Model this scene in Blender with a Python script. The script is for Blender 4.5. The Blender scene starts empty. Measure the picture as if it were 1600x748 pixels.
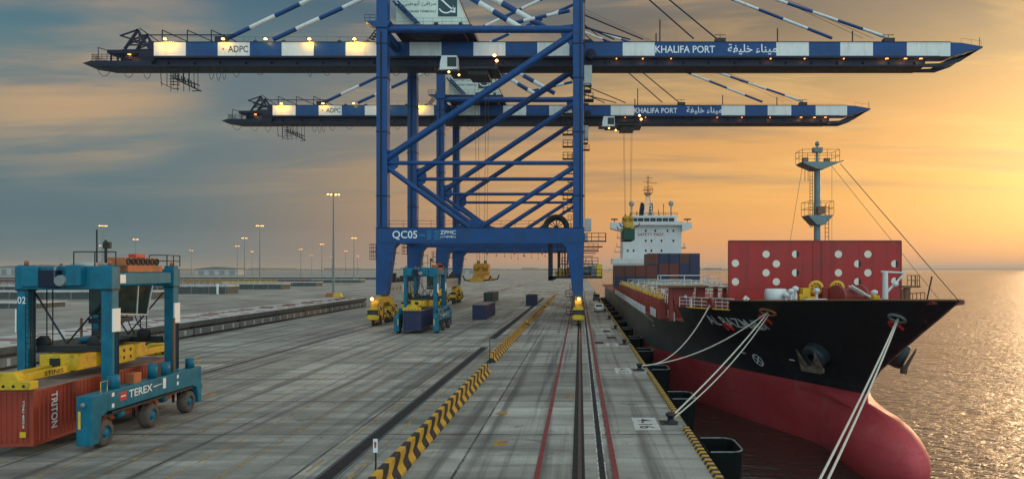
import bpy, math, random
from mathutils import Vector, Matrix

random.seed(7)
C = bpy.context.scene.collection
SC = bpy.context.scene
R = math.radians
F, VX, HY, CAMZ = 1050.0, 906.0, 420.0, 8.8      # lens in photo pixels, vanishing point, horizon row, eye height

# ------------------------------------------------------------------ camera
cam_d = bpy.data.cameras.new('camera')
cam = bpy.data.objects.new('camera', cam_d)
C.objects.link(cam)
cam.location = (0, 0, CAMZ)
cam.rotation_euler = (R(90), 0, 0)
cam_d.sensor_width = 36
cam_d.lens = 36 * F / 1600
cam_d.shift_x = (800 - VX) / 1600
cam_d.shift_y = (HY - 374) / 1600
cam_d.clip_start = 0.1
cam_d.clip_end = 60000
SC.camera = cam

# ------------------------------------------------------------------ light
SUN_AZ, SUN_EL = 43.0, 8.0       # degrees right of straight ahead, above the horizon
sun_dir = Vector((math.sin(R(SUN_AZ)) * math.cos(R(SUN_EL)), math.cos(R(SUN_AZ)) * math.cos(R(SUN_EL)), math.sin(R(SUN_EL))))
sl = bpy.data.lights.new('sun', 'SUN')
sl.energy = 1.4
sl.angle = R(18)
sl.color = (1.0, .66, .36)
so = bpy.data.objects.new('sun', sl)
C.objects.link(so)
so.rotation_euler = (-sun_dir).to_track_quat('-Z', 'Y').to_euler()
so.location = (200, 200, 200)

SC.view_settings.view_transform = 'Standard'
SC.view_settings.look = 'None'
SC.view_settings.exposure = 0
SC.view_settings.gamma = 1
SC.view_settings.use_curve_mapping = False


def node(nt, kind, ins=None, **attrs):
    n = nt.nodes.new(kind)
    for k, v in attrs.items():
        setattr(n, k, v)
    for k, v in (ins or {}).items():
        s = n.inputs[k]
        if isinstance(v, bpy.types.NodeSocket):
            nt.links.new(v, s)
        else:
            s.default_value = v
    return n


def math_n(nt, op, a, b=0.0, c=0.0, clamp=False):
    n = node(nt, 'ShaderNodeMath', {0: a, 1: b, 2: c}, operation=op)
    n.use_clamp = clamp
    return n.outputs[0]


def ramp_n(nt, fac, stops, interp='LINEAR'):
    n = node(nt, 'ShaderNodeValToRGB', {0: fac})
    cr = n.color_ramp
    cr.interpolation = interp
    while len(cr.elements) < len(stops):
        cr.elements.new(0.5)
    for e, (p, c) in zip(cr.elements, stops):
        e.position = p
        e.color = (*c, 1)
    return n.outputs[0]


def mix_n(nt, fac, a, b, blend='MIX'):
    n = node(nt, 'ShaderNodeMix', data_type='RGBA', blend_type=blend)
    for i, v in ((0, fac), (6, a), (7, b)):
        if isinstance(v, bpy.types.NodeSocket):
            nt.links.new(v, n.inputs[i])
        elif i == 0:
            n.inputs[0].default_value = v
        else:
            n.inputs[i].default_value = (*v, 1) if len(v) == 3 else v
    return n.outputs[2]


def lin(r, g, b):
    f = lambda v: (v / 255 / 12.92) if v <= 10 else ((v / 255 + .055) / 1.055) ** 2.4
    return (f(r), f(g), f(b))


def make_world():
    w = bpy.data.worlds.new('World')
    SC.world = w
    w.use_nodes = True
    nt = w.node_tree
    nt.nodes.clear()
    out = node(nt, 'ShaderNodeOutputWorld')
    sky = node(nt, 'ShaderNodeTexSky', sky_type='NISHITA')
    sky.sun_disc = False
    sky.sun_elevation = R(SUN_EL)
    sky.sun_rotation = R(SUN_AZ)
    sky.dust_density = 4
    bg1 = node(nt, 'ShaderNodeBackground', {0: sky.outputs[0], 1: 0.012})
    tc = node(nt, 'ShaderNodeTexCoord')
    d = tc.outputs['Generated']
    sep = node(nt, 'ShaderNodeSeparateXYZ', {0: d})
    x, y, z = sep.outputs
    hor = math_n(nt, 'SQRT', math_n(nt, 'ADD', math_n(nt, 'MULTIPLY', x, x), math_n(nt, 'MULTIPLY', y, y)))
    hor = math_n(nt, 'MAXIMUM', hor, .001)
    sd = math_n(nt, 'DIVIDE', math_n(nt, 'ADD', math_n(nt, 'MULTIPLY', x, math.sin(R(37))),
                                     math_n(nt, 'MULTIPLY', y, math.cos(R(37)))), hor)
    warm = node(nt, 'ShaderNodeMapRange', {0: sd, 1: .30, 2: 1.0, 3: 0, 4: 1}, interpolation_type='SMOOTHSTEP').outputs[0]
    # wobble the elevation so the colour bands are not ruled lines
    plane = node(nt, 'ShaderNodeVectorMath', {0: d, 1: math_n(nt, 'ADD', math_n(nt, 'ABSOLUTE', z), .10)}, operation='DIVIDE')
    zz = node(nt, 'ShaderNodeCombineXYZ', {0: math_n(nt, 'ADD', math_n(nt, 'ABSOLUTE', z), .10), 1: math_n(nt, 'ADD', math_n(nt, 'ABSOLUTE', z), .10), 2: 1.0})
    nt.links.new(zz.outputs[0], plane.inputs[1])
    mp = node(nt, 'ShaderNodeMapping', {0: plane.outputs[0], 'Rotation': (0, 0, R(-24)), 'Scale': (.34, 1.15, 1)})
    n1 = node(nt, 'ShaderNodeTexNoise', {'Vector': mp.outputs[0], 'Scale': .85, 'Detail': 7, 'Roughness': .58, 'Distortion': .4})
    n2 = node(nt, 'ShaderNodeTexNoise', {'Vector': mp.outputs[0], 'Scale': 2.6, 'Detail': 6, 'Roughness': .6, 'Distortion': .6})
    mp3 = node(nt, 'ShaderNodeMapping', {0: plane.outputs[0], 'Location': (3.7, 1.3, 0), 'Rotation': (0, 0, R(-14)), 'Scale': (.28, 1.15, 1)})
    n3 = node(nt, 'ShaderNodeTexNoise', {'Vector': mp3.outputs[0], 'Scale': 1.3, 'Detail': 7, 'Roughness': .58, 'Distortion': .5})
    el = math_n(nt, 'ADD', z, math_n(nt, 'MULTIPLY', math_n(nt, 'SUBTRACT', n1.outputs[0], .5), .07))
    el = math_n(nt, 'MAXIMUM', el, 0.0)
    cold = ramp_n(nt, el, [(0, lin(106, 128, 132)), (.06, lin(82, 112, 122)), (.12, lin(94, 117, 124)), (.18, lin(112, 128, 126)),
                           (.25, lin(82, 118, 128)), (.34, lin(58, 104, 126)), (.50, lin(110, 142, 158)), (.75, lin(190, 200, 204))])
    hot = ramp_n(nt, el, [(0, lin(226, 160, 116)), (.045, lin(234, 162, 98)), (.10, lin(240, 168, 78)), (.19, lin(224, 158, 78)),
                          (.27, lin(172, 138, 88)), (.34, lin(106, 96, 80)), (.50, lin(130, 136, 140)), (.75, lin(205, 212, 214))])
    col = mix_n(nt, warm, cold, hot)
    # cloud streaks: warm-lit puffs over the cold side, grey veils over the warm side
    c1 = node(nt, 'ShaderNodeMapRange', {0: n2.outputs[0], 1: .47, 2: .66, 3: 0, 4: 1}, interpolation_type='SMOOTHSTEP').outputs[0]
    lowfade = node(nt, 'ShaderNodeMapRange', {0: z, 1: .06, 2: .16, 3: 0, 4: 1}, interpolation_type='SMOOTHSTEP').outputs[0]
    c1 = math_n(nt, 'MULTIPLY', c1, lowfade)
    cc = mix_n(nt, warm, lin(160, 146, 126), lin(240, 186, 108))
    col = mix_n(nt, math_n(nt, 'MULTIPLY', c1, .42), col, cc)
    c3 = node(nt, 'ShaderNodeMapRange', {0: n3.outputs[0], 1: .44, 2: .64, 3: 0, 4: 1}, interpolation_type='SMOOTHSTEP').outputs[0]
    dc = mix_n(nt, warm, lin(86, 112, 124), lin(140, 118, 96))
    col = mix_n(nt, math_n(nt, 'MULTIPLY', math_n(nt, 'MULTIPLY', c3, .70), lowfade), col, dc)
    # one broad sunlit bank high on the left
    bd_ = Vector((-820, F, 395)).normalized()
    bk = node(nt, 'ShaderNodeVectorMath', {0: d, 1: tuple(bd_)}, operation='DOT_PRODUCT').outputs['Value']
    bk = node(nt, 'ShaderNodeMapRange', {0: bk, 1: .980, 2: .999, 3: 0, 4: 1}, interpolation_type='SMOOTHSTEP').outputs[0]
    nb = node(nt, 'ShaderNodeMapRange', {0: n1.outputs[0], 1: .36, 2: .56, 3: 0, 4: 1}, interpolation_type='SMOOTHSTEP').outputs[0]
    col = mix_n(nt, math_n(nt, 'MULTIPLY', math_n(nt, 'MULTIPLY', bk, nb), .85), col, lin(206, 166, 118))
    # brightness round the veiled sun
    dot = node(nt, 'ShaderNodeVectorMath', {0: d, 1: (math.sin(R(36)) * .995, math.cos(R(36)) * .995, .095)}, operation='DOT_PRODUCT').outputs['Value']
    glow = math_n(nt, 'POWER', math_n(nt, 'MAXIMUM', dot, 0), 70)
    col = mix_n(nt, math_n(nt, 'MULTIPLY', glow, .34, clamp=True), col, (.50, .27, .06), 'ADD')
    # the sky behind the photographer is open and bright
    behind = node(nt, 'ShaderNodeMapRange', {0: y, 1: .1, 2: -.5, 3: 0, 4: .75}, interpolation_type='SMOOTHSTEP').outputs[0]
    col = mix_n(nt, behind, col, (.20, .27, .29))
    yb = math_n(nt, 'SUBTRACT', math_n(nt, 'MULTIPLY', y, .93), math_n(nt, 'MULTIPLY', x, .38))
    back = node(nt, 'ShaderNodeMapRange', {0: yb, 1: .0, 2: -.75, 3: 1, 4: 4.6}, interpolation_type='SMOOTHSTEP').outputs[0]
    bg2 = node(nt, 'ShaderNodeBackground', {0: col, 1: math_n(nt, 'MULTIPLY', back, .95)})
    add = node(nt, 'ShaderNodeAddShader', {0: bg1.outputs[0], 1: bg2.outputs[0]})
    nt.links.new(add.outputs[0], out.inputs[0])


make_world()


# ------------------------------------------------------------------ helpers
def at(px, py, Y):
    """the point at depth Y that the photograph shows at (px, py)"""
    return Vector(((px - VX) * Y / F, Y, CAMZ - (py - HY) * Y / F))


class MB:
    """collects faces and links them as ONE mesh object"""
    def __init__(s):
        s.v, s.f, s.mi, s.sm = [], [], [], []
        s.pc, s.depth, s.cur = [], 0, 0

    def face(s, pts, m=0, smooth=False):
        i = len(s.v)
        s.v += [tuple(p) for p in pts]
        s.f.append(tuple(range(i, i + len(pts))))
        s.mi.append(m); s.sm.append(smooth)

    def grid(s, rows, m=0, smooth=True, closed=False):
        i = len(s.v); n = len(rows[0])
        for r in rows:
            s.v += [tuple(p) for p in r]
        for a in range(len(rows) - 1):
            for b in range(n if closed else n - 1):
                b2 = (b + 1) % n
                s.f.append((i + a * n + b, i + a * n + b2, i + (a + 1) * n + b2, i + (a + 1) * n + b))
                s.mi.append(m); s.sm.append(smooth)
        return s

    def box(s, x0, y0, z0, x1, y1, z1, m=0):
        x0, x1 = min(x0, x1), max(x0, x1); y0, y1 = min(y0, y1), max(y0, y1); z0, z1 = min(z0, z1), max(z0, z1)
        i = len(s.v)
        s.v += [(x0, y0, z0), (x1, y0, z0), (x1, y1, z0), (x0, y1, z0), (x0, y0, z1), (x1, y0, z1), (x1, y1, z1), (x0, y1, z1)]
        for q in ((0, 3, 2, 1), (4, 5, 6, 7), (0, 1, 5, 4), (1, 2, 6, 5), (2, 3, 7, 6), (3, 0, 4, 7)):
            s.f.append(tuple(i + k for k in q)); s.mi.append(m); s.sm.append(False)
        return s

    def prism(s, poly, axis, a, b, m=0):
        """polygon in the two other axes, pushed along axis from a to b"""
        def P(u, v, w):
            return {'y': (u, w, v), 'x': (w, u, v), 'z': (u, v, w)}[axis]
        n = len(poly)
        A = [P(u, v, a) for u, v in poly]; B = [P(u, v, b) for u, v in poly]
        i = len(s.v)
        s.v += A + B
        s.f.append(tuple(range(i, i + n))); s.f.append(tuple(range(i + 2 * n - 1, i + n - 1, -1)))
        s.mi += [m, m]; s.sm += [False, False]
        for k in range(n):
            k2 = (k + 1) % n
            s.f.append((i + k, i + n + k, i + n + k2, i + k2)); s.mi.append(m); s.sm.append(False)
        return s

    def ring(s, p, u, v, r, n):
        return [p + u * (r * math.cos(2 * math.pi * k / n)) + v * (r * math.sin(2 * math.pi * k / n)) for k in range(n)]

    def tube(s, p, q, r, n=8, r2=None, m=0, caps=True):
        p, q = Vector(p), Vector(q)
        d = (q - p).normalized()
        u = d.orthogonal().normalized(); v = d.cross(u)
        A = s.ring(p, u, v, r, n); B = s.ring(q, u, v, r if r2 is None else r2, n)
        s.grid([A, B], m, n > 5, True)
        if caps:
            s.face(A[::-1], m); s.face(B, m)
        return s

    def path(s, pts, r, n=6, m=0):
        pts = [Vector(p) for p in pts]
        rows = []
        for i, p in enumerate(pts):
            d = (pts[min(i + 1, len(pts) - 1)] - pts[max(i - 1, 0)]).normalized()
            ref = Vector((0, 0, 1)) if abs(d.z) < .9 else Vector((1, 0, 0))
            u = d.cross(ref).normalized(); v = u.cross(d)
            rows.append(s.ring(p, u, v, r, n))
        s.grid(rows, m, True, True)
        s.face(rows[0][::-1], m); s.face(rows[-1], m)
        return s

    def beam(s, p, q, w, h, m=0):
        p, q = Vector(p), Vector(q)
        d = (q - p).normalized()
        ref = Vector((0, 0, 1)) if abs(d.z) < .95 else Vector((0, 1, 0))
        u = d.cross(ref).normalized() * (w / 2); v = u.cross(d).normalized() * (h / 2)
        A = [p - u - v, p + u - v, p + u + v, p - u + v]; B = [a + (q - p) for a in A]
        s.grid([A, B], m, False, True)
        s.face(A[::-1], m); s.face(B, m)
        return s

    def lathe(s, prof, c, axis=(0, 0, 1), n=20, m=0, smooth=True):
        c = Vector(c); a = Vector(axis).normalized()
        u = a.orthogonal().normalized(); v = a.cross(u)
        rows = [s.ring(c + a * h, u, v, max(r, 1e-4), n) for r, h in prof]
        s.grid(rows, m, smooth, True)
        return s

    def rail(s, pts, h=1.1, r=.03, step=1.5, bars=2, m=0):
        """guard rail along a polyline"""
        pts = [Vector(p) for p in pts]
        for a, b in zip(pts, pts[1:]):
            for k in range(1, bars + 1):
                z = Vector((0, 0, h * k / bars))
                s.tube(a + z, b + z, r, 5, m=m)
            n = max(1, round((b - a).length / step))
            for k in range(n + 1):
                p = a.lerp(b, k / n)
                s.tube(p, p + Vector((0, 0, h)), r, 5, m=m)
        return s

    def pieces(s):
        """separate shapes (touching ones count as one), each as an MB of its own"""
        by = {}
        for k, p in enumerate(s.pc):
            by.setdefault(p, []).append(k)
        groups = []
        for fs in by.values():
            idx = {i for k in fs for i in s.f[k]}
            lo = [min(s.v[i][a] for i in idx) - .004 for a in range(3)]; hi = [max(s.v[i][a] for i in idx) + .004 for a in range(3)]
            fs = list(fs)
            merged = True
            while merged:
                merged = False
                for g in groups:
                    if all(lo[a] <= g[2][a] and hi[a] >= g[1][a] for a in range(3)):
                        fs += g[0]; lo = [min(lo[a], g[1][a]) for a in range(3)]; hi = [max(hi[a], g[2][a]) for a in range(3)]
                        groups.remove(g); merged = True
                        break
            groups.append((fs, lo, hi))
        out = []
        for fs, lo, hi in groups:
            b_ = MB(); mp = {}
            for k in fs:
                f = []
                for i in s.f[k]:
                    if i not in mp:
                        mp[i] = len(b_.v); b_.v.append(s.v[i])
                    f.append(mp[i])
                b_.f.append(tuple(f)); b_.mi.append(s.mi[k]); b_.sm.append(s.sm[k])
            out.append(b_)
        return out

    def build(s, name, mats, parent=None, at=None, world=True, bevel=0.0, auto=True):
        if name in SPLIT and parent is not None:
            ps = s.pieces()
            if len(ps) > 1:
                return [p.build1(name, mats, parent, at, world, bevel) for p in ps][0]
        return s.build1(name, mats, parent, at, world, bevel)

    def build1(s, name, mats, parent=None, at=None, world=True, bevel=0.0, auto=True):
        me = bpy.data.meshes.new(name)
        off = Vector((0, 0, 0))
        if world:
            if parent is not None:
                p = parent
                while p is not None:
                    off += p.location; p = p.parent
            elif at is not None:
                off = Vector(at)
        me.from_pydata([tuple(Vector(p) - off) for p in s.v] if off.length else s.v, [], s.f)
        mats = mats if isinstance(mats, (list, tuple)) else [mats]
        for mm in mats:
            me.materials.append(mm)
        me.polygons.foreach_set('material_index', s.mi)
        me.polygons.foreach_set('use_smooth', s.sm)
        me.update()
        o = bpy.data.objects.new(name, me)
        C.objects.link(o)
        if parent is not None:
            o.parent = parent
        if at is not None:
            o.location = at
        if bevel:
            b = o.modifiers.new('bevel', 'BEVEL'); b.width = bevel; b.segments = 2; b.limit_method = 'ANGLE'; b.angle_limit = R(40)
        return o


def _tracked(fn):
    def g(s, *a, **k):
        if s.depth == 0:
            s.cur += 1
        s.depth += 1
        try:
            return fn(s, *a, **k)
        finally:
            s.depth -= 1
            s.pc += [s.cur] * (len(s.f) - len(s.pc))
    return g


for _n in ('face', 'grid', 'box', 'prism', 'tube', 'path', 'beam', 'lathe', 'rail'):
    setattr(MB, _n, _tracked(getattr(MB, _n)))

# parts that come several to a thing: every loose piece becomes a mesh of its own
SPLIT = set('''hoist_rope deck_hanger brace_rod telescopic_arm rust_bar door festoon_cable pads window chain flipper rope_heap vent_pipe
brake_wheel winch_guard stanchion funnel antenna boom_mast sheave drive_gap buffer wheel cab_lamp trolley_lamp boom_fitting sill_fitting
fan_ring decal fairlead_block mast_stay vent side_platform bridge_fitting bow_fitting mooring_gear breakwater_bracket bulwark_stay windlass
rope_socket worn_edge boat_deck cable_frame winch_guard breakwater_edge breakwater_seam mast_ladder lookout_floor access_ladder top_platform cable_tray splice conduit roof_rail spreader_hole hand_hoop'''.split())


def tag(o, label, cat, group=None):
    o['label'] = label; o['category'] = cat
    if group:
        o['group'] = group
    return o


def thing(name, label, cat, loc=(0, 0, 0), rz=0.0, group=None):
    o = bpy.data.objects.new(name, None)
    o.empty_display_size = .5
    C.objects.link(o)
    o.location = loc; o.rotation_euler = (0, 0, rz)
    return tag(o, label, cat, group)


def struct(o):
    o['kind'] = 'structure'
    return o


def dup(root, loc, rz=0.0, label=None, skip=()):
    r = root.copy(); C.objects.link(r)
    r.location = loc; r.rotation_euler = (0, 0, rz)
    if label:
        r['label'] = label
    for ch in list(root.children):
        if any(ch.name.startswith(k) for k in skip):
            continue
        c = ch.copy(); C.objects.link(c); c.parent = r
        for g in list(ch.children):
            if any(g.name.startswith(k) for k in skip):
                continue
            d = g.copy(); C.objects.link(d); d.parent = c
    return r


def text_verts(body, w, h, spacing=1.0):
    """flat outline of the words, scaled to w x h and centred on the origin (x right, y up)"""
    cu = bpy.data.curves.new('words', 'FONT')
    cu.body = body; cu.size = 1; cu.resolution_u = 3
    cu.space_character = spacing
    cu.offset = .012
    tmp = bpy.data.objects.new('words', cu)
    C.objects.link(tmp)
    dg = bpy.context.evaluated_depsgraph_get()
    me = bpy.data.meshes.new_from_object(tmp.evaluated_get(dg))
    vs = [v.co.copy() for v in me.vertices]
    fs = [tuple(p.vertices) for p in me.polygons]
    bpy.data.objects.remove(tmp); bpy.data.curves.remove(cu); bpy.data.meshes.remove(me)
    if not vs:
        return [], []
    x0, x1 = min(v.x for v in vs), max(v.x for v in vs); y0, y1 = min(v.y for v in vs), max(v.y for v in vs)
    sx = w / max(x1 - x0, 1e-6); sy = h / max(y1 - y0, 1e-6)
    return [((v.x - (x0 + x1) / 2) * sx, (v.y - (y0 + y1) / 2) * sy) for v in vs], fs


def words(name, body, m, parent, c, w, h, right=(1, 0, 0), up=(0, 0, 1), world=True, fn=None):
    """lettering as a thin sheet centred at c; fn maps (u, v) to a point instead when the surface is curved"""
    vs, fs = text_verts(body, w, h)
    c = Vector(c) if c is not None else None; right = Vector(right); up = Vector(up)
    b = MB()
    b.v = [tuple(fn(u, v)) if fn else tuple(c + right * u + up * v) for u, v in vs]
    b.f = fs; b.mi = [0] * len(fs); b.sm = [False] * len(fs)
    return b.build(name, m, parent, world=world)


# ------------------------------------------------------------------ materials
M = {}


def mat(name, col, rough=.5, metal=0.0, var=.25, scale=1.5, dirt=None, dirt_amt=.3, dirt_scale=.8, bump=0.0, streak=False, spec=.5):
    m = bpy.data.materials.new(name)
    m.use_nodes = True
    nt = m.node_tree
    bs = nt.nodes['Principled BSDF']
    tc = node(nt, 'ShaderNodeTexCoord')
    vec = tc.outputs['Object']
    n = node(nt, 'ShaderNodeTexNoise', {'Vector': vec, 'Scale': scale, 'Detail': 5, 'Roughness': .6})
    fac = node(nt, 'ShaderNodeMapRange', {0: n.outputs[0], 1: .3, 2: .7, 3: 1 - var, 4: 1 + var}).outputs[0]
    c = mix_n(nt, 1.0, col, (1, 1, 1), 'MULTIPLY')
    sc_ = node(nt, 'ShaderNodeVectorMath', {0: c}, operation='SCALE')
    nt.links.new(fac, sc_.inputs['Scale'])
    c = sc_.outputs[0]
    if dirt is not None:
        v2 = vec
        if streak:
            v2 = node(nt, 'ShaderNodeMapping', {0: vec, 'Scale': (2.2, 2.2, .22)}).outputs[0]
        n2 = node(nt, 'ShaderNodeTexNoise', {'Vector': v2, 'Scale': dirt_scale, 'Detail': 7, 'Roughness': .65})
        f2 = node(nt, 'ShaderNodeMapRange', {0: n2.outputs[0], 1: .52, 2: .72, 3: 0, 4: dirt_amt}).outputs[0]
        c = mix_n(nt, f2, c, dirt)
    nt.links.new(c, bs.inputs['Base Color'])
    rv = node(nt, 'ShaderNodeMapRange', {0: n.outputs[0], 1: .3, 2: .7, 3: max(rough - .12, .03), 4: min(rough + .12, 1)}).outputs[0]
    nt.links.new(rv, bs.inputs['Roughness'])
    bs.inputs['Metallic'].default_value = metal
    bs.inputs['Specular IOR Level'].default_value = spec
    if bump:
        nb = node(nt, 'ShaderNodeTexNoise', {'Vector': vec, 'Scale': scale * 6, 'Detail': 4})
        bp = node(nt, 'ShaderNodeBump', {'Height': nb.outputs[0], 'Strength': bump, 'Distance': .05})
        nt.links.new(bp.outputs[0], bs.inputs['Normal'])
    M[name] = m
    return m


def glow(name, col, strength):
    m = bpy.data.materials.new(name)
    m.use_nodes = True
    bs = m.node_tree.nodes['Principled BSDF']
    bs.inputs['Base Color'].default_value = (*col, 1)
    bs.inputs['Emission Color'].default_value = (*col, 1)
    bs.inputs['Emission Strength'].default_value = strength
    M[name] = m
    return m


mat('crane_blue', (.003, .056, .195), .42, spec=.3, dirt=(.03, .05, .08), dirt_amt=.45, streak=True, scale=.5, dirt_scale=.35)
mat('crane_dark', (.005, .012, .034), .55, spec=.3, dirt=(.02, .02, .02), dirt_amt=.4)
mat('black_steel', (.009, .010, .013), .55)
mat('white_paint', (.72, .72, .68), .45, var=.06, dirt=(.32, .27, .2), dirt_amt=.4, streak=True, scale=.6)
mat('cream_paint', (.66, .70, .60), .5, var=.06, dirt=(.35, .35, .28), dirt_amt=.35, streak=True, scale=.6)
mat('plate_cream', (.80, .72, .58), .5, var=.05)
mat('stow_red', (.15, .030, .020), .55, var=.2, dirt=(.05, .02, .015), dirt_amt=.5)
mat('stow_brown', (.10, .032, .022), .55, var=.2)
mat('stow_blue', (.010, .028, .085), .55, var=.2)
mat('letter_white', (.78, .78, .76), .5, var=.03)
mat('letter_dark', (.01, .014, .02), .5, var=.03)
mat('letter_teal', (.03, .28, .36), .5, var=.1)
mat('letter_red', (.35, .02, .02), .5, var=.05)
mat('teal_dark', (.004, .045, .055), .5, var=.1)
mat('crane_yellow', (.62, .36, .012), .45, var=.2, dirt=(.06, .045, .02), dirt_amt=.7, scale=1.2, dirt_scale=1.4)
mat('spreader_orange', (.55, .25, .02), .5, var=.2, dirt=(.1, .06, .03), dirt_amt=.6)
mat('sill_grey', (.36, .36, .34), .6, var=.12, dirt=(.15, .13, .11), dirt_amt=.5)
mat('carrier_teal', (.005, .140, .215), .42, spec=.25, var=.22, dirt=(.035, .045, .045), dirt_amt=.75, scale=1.6, dirt_scale=1.3, streak=True)
mat('carrier_yellow', (.66, .40, .010), .42, var=.15, dirt=(.06, .04, .015), dirt_amt=.6, dirt_scale=2.2)
mat('rubber', (.022, .020, .020), .85, var=.3, scale=4, bump=.15)
mat('tyre_dusty', (.10, .075, .062), .9, var=.3, scale=5, bump=.15)
mat('glass_dark', (.008, .022, .020), .10, var=.1, spec=.3)
mat('container_red', (.34, .040, .016), .5, var=.2, dirt=(.10, .03, .02), dirt_amt=.6, streak=True, scale=.7)
mat('container_top', (.34, .26, .22), .7, var=.25, dirt=(.16, .06, .04), dirt_amt=.7)
mat('container_navy', (.014, .022, .075), .5, var=.2, dirt=(.06, .045, .04), dirt_amt=.4, streak=True)
mat('container_blue', (.016, .05, .15), .5, var=.2, dirt=(.03, .03, .04), dirt_amt=.5, streak=True)
mat('container_grey', (.06, .08, .07), .55, var=.2, dirt=(.03, .03, .03), dirt_amt=.5, streak=True)
mat('container_brown', (.22, .05, .03), .5, var=.2, dirt=(.06, .03, .02), dirt_amt=.5, streak=True)
mat('container_green', (.01, .09, .06), .5, var=.2, dirt=(.03, .03, .02), dirt_amt=.5, streak=True)
mat('orange_rust', (.42, .12, .035), .6, var=.3, dirt=(.1, .04, .02), dirt_amt=.5)
mat('ship_red', (.40, .017, .013), .45, var=.15, dirt=(.16, .015, .012), dirt_amt=.7, streak=True, scale=.35, dirt_scale=.5)
mat('ship_maroon', (.26, .028, .02), .5, var=.25, dirt=(.06, .02, .015), dirt_amt=.6, scale=.8)
mat('ship_white', (.70, .70, .68), .45, var=.06, dirt=(.42, .33, .25), dirt_amt=.35, streak=True, scale=.3)
mat('ship_deck', (.20, .045, .03), .7, var=.25)
mat('mast_grey', (.16, .22, .23), .5, var=.15, dirt=(.20, .13, .08), dirt_amt=.4)
mat('rail_brown', (.20, .10, .05), .6, var=.2)
mat('rope', (.60, .55, .46), .9, var=.15, scale=6)
mat('steel_worn', (.12, .10, .09), .38, .8, var=.3, scale=2)
mat('galv', (.24, .25, .25), .5, .3, var=.15)
mat('fender_dark', (.004, .006, .006), .8, spec=.12, var=.3, dirt=(.012, .018, .016), dirt_amt=.5, scale=2)
mat('fender_edge', (.15, .17, .165), .7, var=.35, scale=3, dirt=(.03, .035, .035), dirt_amt=.95, dirt_scale=2.5)
mat('concrete_dark', (.075, .08, .075), .8, var=.3, dirt=(.03, .03, .03), dirt_amt=.6, scale=.7)
mat('concrete_pale', (.46, .45, .42), .75, var=.2, dirt=(.14, .12, .1), dirt_amt=.6, scale=.6)
mat('concrete_mid', (.17, .175, .165), .8, var=.25, dirt=(.05, .05, .05), dirt_amt=.6, scale=.7)
mat('rust_bar', (.20, .045, .03), .7, var=.3)
mat('trench_black', (.006, .006, .007), .8, var=.3)
mat('car_white', (.7, .7, .68), .25, var=.03)
mat('car_dark', (.015, .016, .02), .25, var=.1)
mat('sign_red', (.5, .03, .02), .5, var=.05)
mat('chock_red', (.62, .02, .03), .45, var=.15)
mat('yellow_bright', (.75, .45, .015), .4, var=.1)
mat('radiator', (.02, .018, .016), .6)
mat('hazard_cover', (.02, .02, .02), .8)
mat('anchor_rust', (.13, .085, .06), .7, var=.4, dirt=(.38, .33, .28), dirt_amt=.7, scale=2, dirt_scale=1.5)
mat('bolster_blue', (.020, .034, .045), .5, var=.3, dirt=(.03, .04, .05), dirt_amt=.7, scale=1)
glow('lamp_sodium', (1.0, .42, .10), 14)
glow('lamp_yellow', (1.0, .55, .10), 12)
glow('lamp_red', (1.0, .25, .06), 4)
glow('lamp_white', (1.0, .80, .55), 8)


def paint_lines(name, col, wear=.6):
    """worn road paint: patches of it have gone and the concrete shows"""
    m = mat(name, col, .7, var=.25)
    nt = m.node_tree
    bs = nt.nodes['Principled BSDF']; out = nt.nodes['Material Output']
    tc = node(nt, 'ShaderNodeTexCoord')
    n = node(nt, 'ShaderNodeTexNoise', {'Vector': tc.outputs['Object'], 'Scale': 1.3, 'Detail': 6, 'Roughness': .7})
    f = node(nt, 'ShaderNodeMapRange', {0: n.outputs[0], 1: wear - .12, 2: wear + .08, 3: 0, 4: 1}).outputs[0]
    tr = node(nt, 'ShaderNodeBsdfTransparent')
    mx = node(nt, 'ShaderNodeMixShader', {0: f, 1: bs.outputs[0], 2: tr.outputs[0]})
    nt.links.new(mx.outputs[0], out.inputs[0])
    return m


paint_lines('line_yellow', (.46, .24, .03), .50)
paint_lines('line_red', (.20, .03, .028), .66)
paint_lines('line_white', (.5, .5, .47), .56)
paint_lines('plate_white', (.5, .5, .46), .66)


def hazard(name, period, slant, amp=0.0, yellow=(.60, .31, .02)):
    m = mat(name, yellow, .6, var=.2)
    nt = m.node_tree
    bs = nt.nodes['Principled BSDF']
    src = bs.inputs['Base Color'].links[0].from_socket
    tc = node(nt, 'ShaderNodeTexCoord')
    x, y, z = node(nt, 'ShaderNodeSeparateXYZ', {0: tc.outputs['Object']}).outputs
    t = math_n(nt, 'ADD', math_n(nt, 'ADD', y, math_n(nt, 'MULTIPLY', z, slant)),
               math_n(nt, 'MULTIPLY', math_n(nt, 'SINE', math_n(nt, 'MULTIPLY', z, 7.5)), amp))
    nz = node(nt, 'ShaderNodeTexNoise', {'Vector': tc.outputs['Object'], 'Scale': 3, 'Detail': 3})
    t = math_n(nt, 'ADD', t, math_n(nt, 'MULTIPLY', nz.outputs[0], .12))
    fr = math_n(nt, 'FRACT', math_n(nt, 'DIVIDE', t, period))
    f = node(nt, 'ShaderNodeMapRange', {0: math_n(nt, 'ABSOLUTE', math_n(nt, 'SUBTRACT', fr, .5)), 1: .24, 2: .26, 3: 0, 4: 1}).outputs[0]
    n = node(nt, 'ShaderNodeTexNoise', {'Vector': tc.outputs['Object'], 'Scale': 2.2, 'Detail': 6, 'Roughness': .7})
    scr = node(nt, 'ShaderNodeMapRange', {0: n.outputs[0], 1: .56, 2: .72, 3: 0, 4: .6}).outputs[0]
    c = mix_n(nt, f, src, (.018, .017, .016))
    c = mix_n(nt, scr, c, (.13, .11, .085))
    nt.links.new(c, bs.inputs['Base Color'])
    return m


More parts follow.
